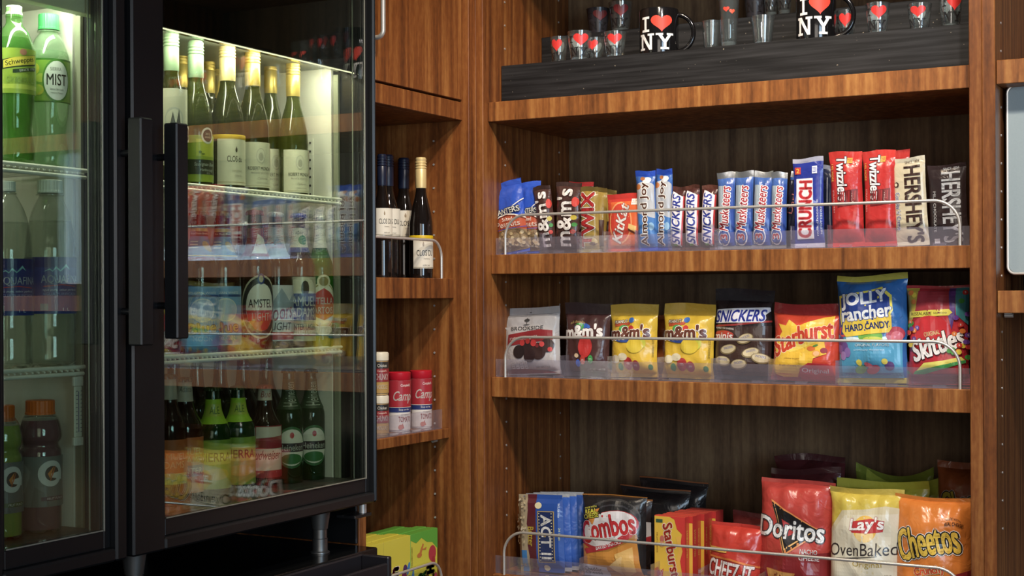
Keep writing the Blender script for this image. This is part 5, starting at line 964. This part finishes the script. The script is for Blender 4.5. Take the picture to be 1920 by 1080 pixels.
# ================================================================== REFRIGERATOR GOODS
GWN = 'chilled white wine half bottles on the top wire shelf'
X1 = -1.533
lb = (.03, .345, -64, 66, 'e4dfc6')
CDf = [TX('3a3428', 'CLOS du', (.46, .56, .40, .13), bold=.015), ('ell', '4a4434', (.50, .75, .03, .05)), ('poly', '4a4434', [(.475, .76), (.50, .84), (.525, .76)]), TX('b0a890', 'CHARDONNAY', (.52, .30, .28, .04)), TX('a89c84', 'California', (.55, .2, .2, .04)), ('rect', 'b8a878', (0, .05, 1, .065))]
RM = [TX('4a443c', 'ROBERT MONDAVI', (.52, .42, .72, .08), bold=.01), TX('9a9488', 'PRIVATE SELECTION', (.52, .32, .56, .045)), TX('8a8478', 'California', (.56, .20, .30, .05), shear=.3), TX('a09a8c', 'CHARDONNAY', (.56, .10, .36, .03)), ('ell', 'c8c4b0', (.5, .70, .13, .17)), ('ell', 'e4dfc6', (.5, .70, .115, .15)), ('ell', 'bcb8a4', (.5, .68, .07, .09)), ('rect', 'b8a878', (0, .03, 1, .04)), ('rect', 'c88878', (.90, .40, .97, 1))]
SV = [('rect', '9ab020', (0, 0, 1, 1)), ('rect', 'c8d030', (.30, .55, .85, .92)), ('rect', '3a4028', (0, .16, 1, .48)), TX('e8e8dc', 'Sauvignon Blanc', (.56, .37, .62, .10), bold=.02, shear=.15), TX('e0e0d0', 'Marlborough', (.60, .25, .40, .08), bold=.02, shear=.15), ('ell', '6a8020', (.40, .64, .04, .03)), ('ell', '6a8020', (.48, .60, .05, .02)), TX('c8c8b8', '2012', (.62, .19, .1, .04))]
AL = [('ell', 'c8c8b8', (.45, .6, .3, .16)), ('ell', 'e4dfc6', (.45, .6, .26, .13)), TX('5a5a50', 'ALTA', (.5, .3, .5, .08)), ('poly', '5a584c', [(.3, .5), (.4, .7), (.5, .52), (.6, .74), (.66, .5)])]
wine('white wine bottle with a sage green cap cut off by the left door stile', 322, 62, X1, zWA, OLIVE, SAGE, None, (.12, .62, -60, 50, 'd8d4bc'), AL, 62, group=GWN, rpx=30, medal=(46, .33))
wine('white wine bottle with a sage green cap and a lime green label', 368, 78, X1, zWA, OLIVE2, SAGE, None, lb, SV, 66, group=GWN, rpx=31, medal=(16, .345))
wine('white wine bottle with a cream gold cap and a yellow banded label', 427, 84, X1, zWA, OLIVE, CREAMC, None, lb, CDf, 68, group=GWN, rpx=32, band=True)
wine('white wine bottle with a gold cap, brightest lit, right of the yellow banded one', 474, 95, X1, zWA, OLIVE, GOLD, None, lb, RM, 66, group=GWN, rpx=31)
wine('white wine bottle with a gold cap, standing just behind between two others', 508, 109, -1.600, zWA, OLIVE2, GOLD, None, lb, RM, 58, group=GWN, rpx=26)
wine('white wine bottle with a gold cap at the right end beside the bare liner wall', 550, 118, -1.545, zWA, OLIVE2, GOLD, None, lb, RM, 62, group=GWN, rpx=28)
for px, py, l in ((341, 97, 'white wine bottle in the back row between the two sage-capped bottles'), (392, 110, 'white wine bottle in the back row left of the cream-capped bottle'), (410, 121, 'white wine bottle farthest back behind the cream-capped bottle')):
    wine(l, px, py, -1.66 if px < 405 else -1.70, zWA, OLIVE, GOLD, None, lb, (), 60, group=GWN, rpx=25)
# beers
BROWN = pm('brown_beer_glass', '3a1c0a', 0.08, trans=.25, coat=.3); BGREEN = pm('green_beer_glass', '2c7a18', 0.08, trans=.45, coat=.3); DGREEN = pm('dark_green_beer_glass', '123010', 0.08, trans=.3, coat=.3); DBROWN = pm('dark_brown_beer_glass', '180d08', 0.08, coat=.3)
CROWN = {}
def beer(label, px, pyt, X, zs, glass, capc, rpx, rot, neck=None, main=None, group=None, h=None, capname='crown'):
    y = onX(px, 500, X).y; Z = (Vector((X, y, CZ))-C0).dot(FW); h = h or (onX(px, pyt, X).z-zs); r = rpx*Z/F; nr = r*.44
    t = thing('beer_bottle', label, 'beer bottle', (X, y, zs+.0006), (0, 0, R(rot)), group)
    P = [(r*.9, 0), (r, .004), (r, h*.3), (r, h*.56), (r*.92, h*.63), (r*.66, h*.70), (nr*1.12, h*.77), (nr*.96, h*.86), (nr*.84, h*.965), (nr*.84, h*.975)]
    pr = smoothprof(P, 5); MB().lathe(pr, 36).build('bottle', glass, t, True)
    n = 42; cb = MB()
    rings = [(nr*1.12, h*.955, 1), (nr*1.10, h*.970, 1), (nr*.98, h*.985, 0), (nr*.6, h*.992, 0)]
    for (rr, z, zz) in rings:
        for k in range(n): a = 2*math.pi*k/n; q = rr*(1+(.05 if (k % 2 and zz) else 0)); cb.v.append((q*math.cos(a), q*math.sin(a), z))
    for i in range(3):
        for k in range(n): cb.f.append((i*n+k, i*n+(k+1) % n, (i+1)*n+(k+1) % n, (i+1)*n+k)); cb.c.append(None)
    cb.f.append(tuple(range(3*n, 4*n))); cb.c.append(None); cb.build('bottle_cap', pm('cap_'+capc, capc, .35, .4), t)
    if neck:
        z0, z1, col, gf = neck; tp = lambda z: interp(pr, z)+.0005
        sf = cyl_surf(nr, h*z0, h*z1, -80, 80, 16, 5, tp); sheet(sf, col, 'neck_label', LABEL, t); artwork(sf, gf, t, names=('neck_artwork', 'neck_lettering'), base=.0004)
    if main:
        z0, z1, col, gf = main; sf = cyl_surf(r+.0004, h*z0, h*z1, -72, 72, 20, 3)
        if col: sheet(sf, col, 'paper_label', LABEL, t)
        artwork(sf, gf, t, base=.0004)
    return t
GBR = 'beer bottles on the middle wire shelf'; X2 = -1.535
BM = [('rect', '7ca8d0', (.02, .02, .98, .98)), ('rect', '2c4a80', (.06, .82, .94, .86)), ('ell', 'e0e0d8', (.50, .60, .26, .20)), ('ell', 'b8c8d8', (.50, .60, .24, .18)), ('poly', '5a88b8', [(.02,.02),(.02,.3),(.3,.38),(.7,.30),(.98,.36),(.98,.02)]), TX('e8c860', 'Blue', (.5, .30, .60, .18), rot=6, bold=.03, out=[('28344c', 1.2)]), TX('dce4ec', 'MOON', (.5, .12, .4, .08), bold=.02), TX('f0f0e8', 'BELGIAN WHITE', (.5, .89, .6, .04))]
BN = [('rect', 'c8b070', (0, .86, 1, .97)), ('rect', '302c28', (0, .70, 1, .86)), TX('e8e0c8', 'Blue Moon Brewing', (.5, .78, .8, .08)), ('ell', 'c8b890', (.72, .36, .14, .20), 30), ('rect', 'e8eef0', (.1, .5, .4, .54)), ('rect', 'e8eef0', (.1, .4, .4, .44)), ('rect', 'e8eef0', (.1, .3, .4, .34)), ('rect', 'd8c890', (0, .03, 1, .07))]
AM = [('ell', 'c8bca0', (.5, .52, .46, .46)), ('ell', '1c1414', (.5, .52, .43, .43)), ('ell', 'e8e2d8', (.5, .52, .34, .34)), ('poly', 'c8281c', [(.17, .47), (.83, .47), (.78, .32), (.64, .20), (.5, .17), (.36, .20), (.22, .32)]), TX('1c1818', 'AMSTEL', (.5, .57, .56, .12), bold=.02), TX('f4f0ec', 'LIGHT', (.5, .38, .40, .11), bold=.03), ('ell', '2c3c7c', (.5, .92, .08, .08)), ('ell', 'c8bca0', (.5, .92, .05, .05))]
CL = [('rect', 'c8c8cc', (0, 0, 1, 1)), ('poly', '8c98a8', [(0,.62),(.2,.86),(.35,.70),(.55,.95),(.75,.72),(.9,.84),(1,.66),(1,.60),(0,.56)]), ('rect', 'b82434', (0, .02, 1, .16)), TX('b01c2c', 'Coors', (.5, .52, .70, .28), rot=10, shear=.2, bold=.03), TX('3c4048', 'LIGHT', (.55, .26, .5, .14), bold=.03, shear=.15)]
SA = [('rect', 'b8b098', (0, 0, 1, 1)), ('ell', 'd8d0b8', (.5, .80, .34, .20)), ('ell', '3a2c20', (.55, .82, .10, .12)), ('rect', '20306c', (.04, .32, .96, .74)), TX('f0eee8', 'SAMUEL', (.5, .62, .72, .15), bold=.03), TX('f0eee8', 'ADAMS', (.52, .45, .60, .14), bold=.03), TX('30284c', 'WINTER LAGER', (.5, .22, .7, .09), bold=.02), ('rect', '8c2a24', (.1, .08, .9, .11))]
ST = [('ell', 'd8d0b0', (.5, .50, .46, .36)), ('ell', '8c7c40', (.5, .50, .44, .34)), ('ell', 'e0dcc8', (.5, .50, .42, .32)), ('poly', 'b82c20', [(.14, .36), (.10, .60), (.3, .70), (.5, .76), (.7, .70), (.90, .60), (.86, .36), (.5, .28)]), TX('f6f2ec', 'STELLA', (.5, .57, .62, .10), bold=.03), TX('f6f2ec', 'ARTOIS', (.5, .43, .60, .10), bold=.03), ('ell', 'd8d0b0', (.5, .86, .20, .10)), ('ell', '8c7c40', (.5, .86, .14, .07)), ('ell', 'd8d0b0', (.5, .14, .26, .08))]
beer('brown beer bottle with a blue moon label, cut by the door handle', 373, 392, X2, zWB, BROWN, '7c6a48', 36, 52, (.66, .87, '6a94c0', BN), (.05, .46, '7ca8d0', BM), GBR)
beer('brown beer bottle with a blue moon label beside the round red label', 417, 394, X2, zWB, BROWN, '7c6a48', 34, 50, (.66, .87, '6a94c0', BN), (.05, .46, '7ca8d0', BM), GBR)
beer('brown beer bottle with a round red and white label', 478, 392, X2, zWB, BROWN, 'a02c28', 33, 58, (.66, .86, '8c2430', [('poly', 'e0dcd8', [(.3,.1),(.5,.8),(.9,.6),(.8,.1)]), TX('b02020', 'Amstel', (.6, .4, .4, .2))]), (.05, .54, None, AM), GBR)
beer('brown beer bottle with a silver mountain label', 517, 396, X2, zWB, BROWN, 'b8bcc8', 32, 50, (.66, .88, 'a8acb8', [('poly', '8090a8', [(0,0),(.5,.7),(1,0)]), TX('b01c2c', 'Coors', (.5, .4, .6, .2))]), (.06, .46, 'c8c8cc', CL), GBR)
beer('brown beer bottle with a navy and cream label beside the green bottle', 560, 398, X2, zWB, BROWN, '30489c', 31, 52, (.70, .88, 'd0ccc0', [('rect', '3a4a8c', (0, .0, 1, .2)), ('ell', '3c8c5c', (.6, .5, .2, .2)), TX('40444c', 'ADAMS', (.5, .8, .5, .14))]), (.05, .52, 'b8b098', SA), GBR)
beer('green beer bottle with a white foil neck and red shield label', 600, 401, -1.518, zWB, BGREEN, 'd8d4cc', 25, 52, (.74, .975, 'd4d0c8', [('ell', 'b8b4ac', (.5, .7, .3, .1)), TX('a8a49c', 'Stella', (.5, .45, .6, .14), shear=.3)]), (.06, .56, None, ST), GBR)
GB3 = 'beer bottles on the refrigerator floor'; X3 = -1.545
h3 = .232
def hz(px, pyt, X): return onX(px, pyt, X).z - zFL
beer('dark beer bottle with a pale neck label at the left edge of the bottom shelf', 316, 700, X3, zFL, DBROWN, '30302c', 33, 50, (.80, .96, 'a8a090', []), (.08, .5, '9c5428', [TX('e8d8b8', 'SAMUEL', (.5, .7, .7, .12), bold=.02), TX('e8d8b8', 'ADAMS', (.5, .55, .6, .12), bold=.02), ('rect', 'c8b848', (.1, .2, .9, .4))]), GB3)
beer('dark beer bottle with a pale neck label and an orange label', 345, 706, X3, zFL, DBROWN, '30302c', 34, 52, (.80, .965, 'b0a898', [TX('4a4840', 'Adams', (.5, .6, .6, .3), shear=.2)]), (.08, .52, 'a85c30', [TX('f0e0c0', 'SAMUEL', (.5, .75, .7, .12), bold=.02), TX('f0e0c0', 'ADAMS', (.5, .6, .6, .12), bold=.02), ('rect', '2c3864', (.1, .3, .9, .5)), TX('f0f0e8', 'WINTER', (.5, .4, .7, .1), bold=.02)]), GB3)
NG = [('poly', '98a828', [(.1,.3),(.9,.3),(.8,.8),(.2,.8)]), TX('3a6020', 'ALE', (.5, .55, .4, .3))]
LG = [('rect', '6c8c20', (0, .88, 1, 1)), ('rect', 'c8b840', (.06, .50, .94, .80)), TX('7a3018', 'SIERRA', (.5, .65, .7, .18), bold=.03), ('ell', 'b8a020', (.5, .3, .3, .12))]
beer('dark beer bottle with a green neck label, left of its twin', 398, 724, X3, zFL, DGREEN, '28381c', 33, 52, (.66, .88, '8cb02c', NG), (.08, .52, '88983c', LG), GB3)
beer('dark beer bottle with a green neck label beside the red labelled bottle', 445, 722, X3, zFL, DGREEN, '28381c', 32, 50, (.66, .88, '8cb02c', NG), (.08, .52, '88983c', LG), GB3)
beer('brown beer bottle with a red and cream label', 495, 720, X3, zFL, DBROWN, '8c2420', 31, 52, (.84, .96, 'c0b4a4', [TX('8c2420', 'Bud', (.5, .5, .5, .5), shear=.2)]), (.10, .60, '8c2028', [('poly', 'c8bcac', [(.2,.98),(.2,.76),(.9,.80),(.9,.98)]), ('rect', 'd0c4b4', (.08, .14, .92, .56)), TX('30242c', 'Budweiser', (.46, .44, .72, .18), shear=.25, bold=.015), ('rect', 'a82c2c', (.08, .72, .92, .74))]), GB3)
HN = [TX('d8d8cc', 'Heineken', (.5, .5, .8, .5), rot=90, bold=.01)]
HL = [('ell', '26602c', (.5, .5, .46, .48)), ('ell', 'd8d4c4', (.5, .5, .42, .42)), ('rect', '1a1c18', (.06, .40, .94, .60)), TX('e8e8dc', 'Heineken', (.5, .5, .7, .14), bold=.02), ('ell', 'b82420', (.5, .78, .06, .07)), ('ell', '2c6c30', (.5, .24, .3, .12))]
beer('slim dark green beer bottle with sideways white neck lettering, left of its twin', 540, 690, X3, zFL, DGREEN, '1c2c1c', 27, 50, (.64, .90, '1a3418', HN), (.12, .50, None, HL), GB3)
beer('slim dark green beer bottle with sideways white neck lettering beside the liner wall', 582, 690, -1.538, zFL, DGREEN, '1c2c1c', 26, 50, (.64, .90, '1a3418', HN), (.12, .50, None, HL), GB3)
for zz, lst in ((zWB, ((330, ''), (372, ''), (416, ''), (458, ''), (500, ''))), (zFL, ((325, ''), (368, ''), (412, ''), (455, ''), (498, '')))):
    for k, (px, _) in enumerate(lst):
        y = onX(px, 500, -1.64).y
        where = ('middle wire shelf', 'refrigerator floor')[zz == zFL]
        beer('%s bottle of the second row on the %s, counted from the handle side' % (('first', 'second', 'third', 'fourth', 'fifth')[k], where), px, 0, -1.63, zz, (BROWN, DBROWN)[zz == zFL], ('b0b4c0', '30489c', 'a02c28', 'b8bcc8', '30489c')[k] if zz == zWB else '2c2c28', 29, 50, None, None, ('second row beer bottles'), h=.225)
# --- left compartment
def pet(name, label, px, pyt, X, zs, rpx, prof, mat, capm, capr, capz, rot=50, cat='drink bottle', liquid=None, lab=None, gfx=(), extra=None):
    y = onX(px, 200, X).y; Z = (Vector((X, y, CZ))-C0).dot(FW); h = onX(px, pyt, X).z-zs-.0006; r = rpx*Z/F
    t = thing(name, label, cat, (X, y, zs+.0006), (0, 0, R(rot)))
    pr = smoothprof([(a*r, b*h) for a, b in prof], 5)
    mb = MB(); n = 40
    mb.lathe(pr, n, caps=False)
    # petalled foot
    for i in range(len(mb.v)):
        x_, y_, z_ = mb.v[i]
        if z_ < h*.10:
            a = math.atan2(y_, x_); mb.v[i] = (x_, y_, z_ + .004*(1-z_/(h*.10))*max(0, math.cos(5*a)))
    mb.f.append(tuple(range(n))[::-1]); mb.c.append(None); mb.build('bottle', mat, t, True)
    if liquid:
        lz, lm = liquid; q = [(max(.001, a-.0012), b) for a, b in pr if h*.02 < b < h*lz]; MB().lathe(q, 32).build('liquid', lm, t, True)
    cr = capr*r; c0 = capz*h; cb = MB(); k_ = 48
    for (rr, z) in ((cr*1.04, c0), (cr*1.04, c0+.003), (cr, c0+.0035), (cr, h-.001), (cr*.92, h)):
        for k in range(k_): a = 2*math.pi*k/k_; q = rr*(1+(.025 if k % 2 else 0)); cb.v.append((q*math.cos(a), q*math.sin(a), z))
    for i in range(4):
        for k in range(k_): cb.f.append((i*k_+k, i*k_+(k+1) % k_, (i+1)*k_+(k+1) % k_, (i+1)*k_+k)); cb.c.append(None)
    cb.f.append(tuple(range(4*k_, 5*k_))); cb.c.append(None); cb.build('cap', capm, t)
    MB().lathe([(cr*.8, c0-.004), (cr*1.15, c0-.0035), (cr*1.15, c0-.002), (cr*.8, c0-.0015)], 32, caps=False).build('neck_ring', mat, t, True)
    if lab:
        z0, z1, col = lab; tp = lambda z: interp(pr, z)+.0006; sf = cyl_surf(r, h*z0, h*z1, -85, 85, 24, 5, tp); sheet(sf, col, 'wrap_label', LABEL if not extra else extra, t); artwork(sf, gfx, t, base=.0006)
    return t
LQG = clear('green_soda_liquid', 'b4dc94', .22, '5aa434', .6); LQP = clear('pale_soda_liquid', 'ecf8e8', .16, 'b8e0b0', .5); LQW = clear('water_liquid', 'f2f5f1', .08, 'b8bcb4', .8)
sodap = [(.72, 0), (.95, .02), (1.0, .08), (.90, .16), (.84, .24), (.96, .36), (1.0, .46), (1.0, .68), (.97, .74), (.72, .83), (.42, .885), (.40, .92), (.40, .99)]
GCAP = pm('green_bottle_cap', '4cac64', .35); WCAP = pm('white_bottle_cap', 'e0e4dc', .35); OCAP = pm('orange_bottle_cap', 'd86a28', .35)
MIST = [('rect', '88b430', (0,0,1,1)), ('rect', '3c7c20', (0,.96,1,1)), ('rect', '3c7c20', (0,0,1,.03)), ('ell', 'd8cc28', (.26,.76,.08,.13)), ('ell', 'c8d040', (.36,.55,.1,.1)), ('ell', 'd8cc28', (.32,.28,.09,.12)), ('poly', 'b8cc38', [(.1,.1),(.3,.4),(.4,.3),(.2,.05)]), ('ell', '4c8c28', (.62,.50,.235,.50)), ('ell', 'f0f2e8', (.62,.50,.21,.45)), TX('5a6258', 'SIERRA', (.60,.76,.18,.08)), TX('1c2c20', 'MIST', (.62,.52,.33,.26), bold=.03), TX('5a6258', 'lemon lime soda', (.62,.30,.22,.06)), TX('5a6258', 'natural flavor', (.62,.22,.20,.05))]
SCH = [('rect', '9cb82c', (0,0,1,1)), ('rect', 'c8d848', (0,.1,1,.2)), ('poly', '20381c', [(.28,.52),(.90,.66),(.90,.90),(.28,.74)]), ('poly', 'e4d030', [(.30,.55),(.88,.69),(.88,.88),(.50,.80),(.30,.72)]), TX('20301c', 'Schweppes', (.58,.71,.50,.14), rot=13, bold=.02, shear=.1), ('poly', '24401c', [(.45,.44),(.90,.54),(.90,.62),(.45,.52)]), TX('e8e8d8', 'SINCE 1783', (.7,.54,.3,.05), rot=12), ('ell', 'b87860', (.62,.92,.06,.07)), TX('b8d870', 'GINGER ALE', (.6,.3,.5,.12), bold=.02)]
pet('soda_bottle', 'green ginger ale bottle with a white cap, cut by the left edge of the photo', 27, 12, -1.53, zLA, 37, sodap, PET_GREEN, WCAP, .38, .945, 52, liquid=(.80, LQG), lab=(.44, .72, 'a0bc30'), gfx=SCH)
pet('soda_bottle', 'pale green lemon-lime soda bottle with a green cap', 92, 28, -1.535, zLA, 37, sodap, PET_PALE, GCAP, .50, .90, 48, liquid=(.76, LQP), lab=(.42, .70, '88b430'), gfx=MIST)
wap = [(.75, 0), (.96, .02), (1.0, .06), (.97, .16), (1.0, .22), (1.0, .40), (1.0, .60), (.97, .66), (.90, .74), (.70, .84), (.44, .91), (.34, .935), (.34, .99)]
AQ = [('rect', '1c3884', (0,0,1,1)), ('rect', '14286c', (0,.82,1,1)), TX('e8eef4', 'AQUAFINA', (.62,.60,.58,.16), bold=.008), ('poly', '88c4c8', [(.36,.74),(.44,.80),(.48,.76),(.52,.84),(.58,.77),(.66,.88),(.72,.78),(.66,.83),(.58,.745),(.52,.80),(.48,.74),(.44,.775)]), ('poly', 'c83030', [(.36,.49),(.6,.52),(.84,.49),(.84,.475),(.6,.505),(.36,.475)]), TX('d0d8e8', 'agua pura, sabor perfecto', (.6,.42,.5,.05), shear=.2), TX('7c98d0', 'AGUA PURIFICADA', (.6,.35,.5,.05)), ('rect', '3c8ca0', (.32,.06,.42,.18)), TX('c8d8e8', '1 L', (.66,.08,.1,.05))]
pet('water_bottle', 'clear water bottle with a blue label, cut by the left edge of the photo', 12, 340, -1.53, zLB, 46, wap, PET_CLEAR, WCAP, .34, .945, 55, liquid=(.80, LQW), lab=(.285, .585, '1c3884'), gfx=AQ, cat='water bottle')
pet('water_bottle', 'clear water bottle with a blue label under the pale green soda', 93, 338, -1.522, zLB, 46, wap, PET_CLEAR, WCAP, .48, .93, 55, liquid=(.80, LQW), lab=(.285, .585, '1c3884'), gfx=AQ, cat='water bottle')
gap = [(.85, 0), (.98, .02), (1.0, .06), (1.0, .20), (.97, .40), (1.0, .60), (.86, .66), (1.0, .71), (.98, .78), (.86, .85), (.66, .90), (.60, .915), (.60, .99)]
LQV = pm('purple_drink', '5e2038', .12, coat=.2); LQY = pm('yellow_green_drink', '8c9c34', .12, coat=.2)
def GA(c): return [('rect', '6c706c', (0,0,1,1)), ('poly', '80847e', [(0,.0),(.2,.3),(.3,.7),(.1,1),(0,1)]), ('poly', '5c605c', [(.3,.0),(.36,.4),(.5,.3),(.6,.0)]), ('ell', 'd8d4cc', (.62,.66,.21,.26)), ('ell', '3c403c', (.64,.66,.12,.15)), ('poly', 'd8d4cc', [(.62,.66),(.84,.70),(.84,.52),(.62,.58)]), ('poly', 'd8702c', [(.60,.52),(.64,.68),(.70,.84),(.66,.66),(.60,.50)]), ('poly', 'e08838', [(.60,.56),(.56,.66),(.66,.80)]), ('rect', c, (.46,.12,.88,.20)), TX('e0d8d8', 'FRUIT PUNCH', (.70,.16,.3,.05))]
pet('sports_drink_bottle', 'yellow-green sports drink bottle cut by the left edge of the photo', 2, 760, -1.53, zFL, 36, gap, PET_CLEAR, OCAP, .60, .88, 55, liquid=(.86, LQY), lab=(.20, .58, '6c706c'), gfx=GA('4c5c1c'), cat='sports drink')
pet('sports_drink_bottle', 'purple sports drink bottle with an orange cap', 73, 750, -1.53, zFL, 39, gap, PET_CLEAR, OCAP, .66, .89, 55, liquid=(.86, LQV), lab=(.20, .58, '6c706c'), gfx=GA('4c1c30'), cat='sports drink')
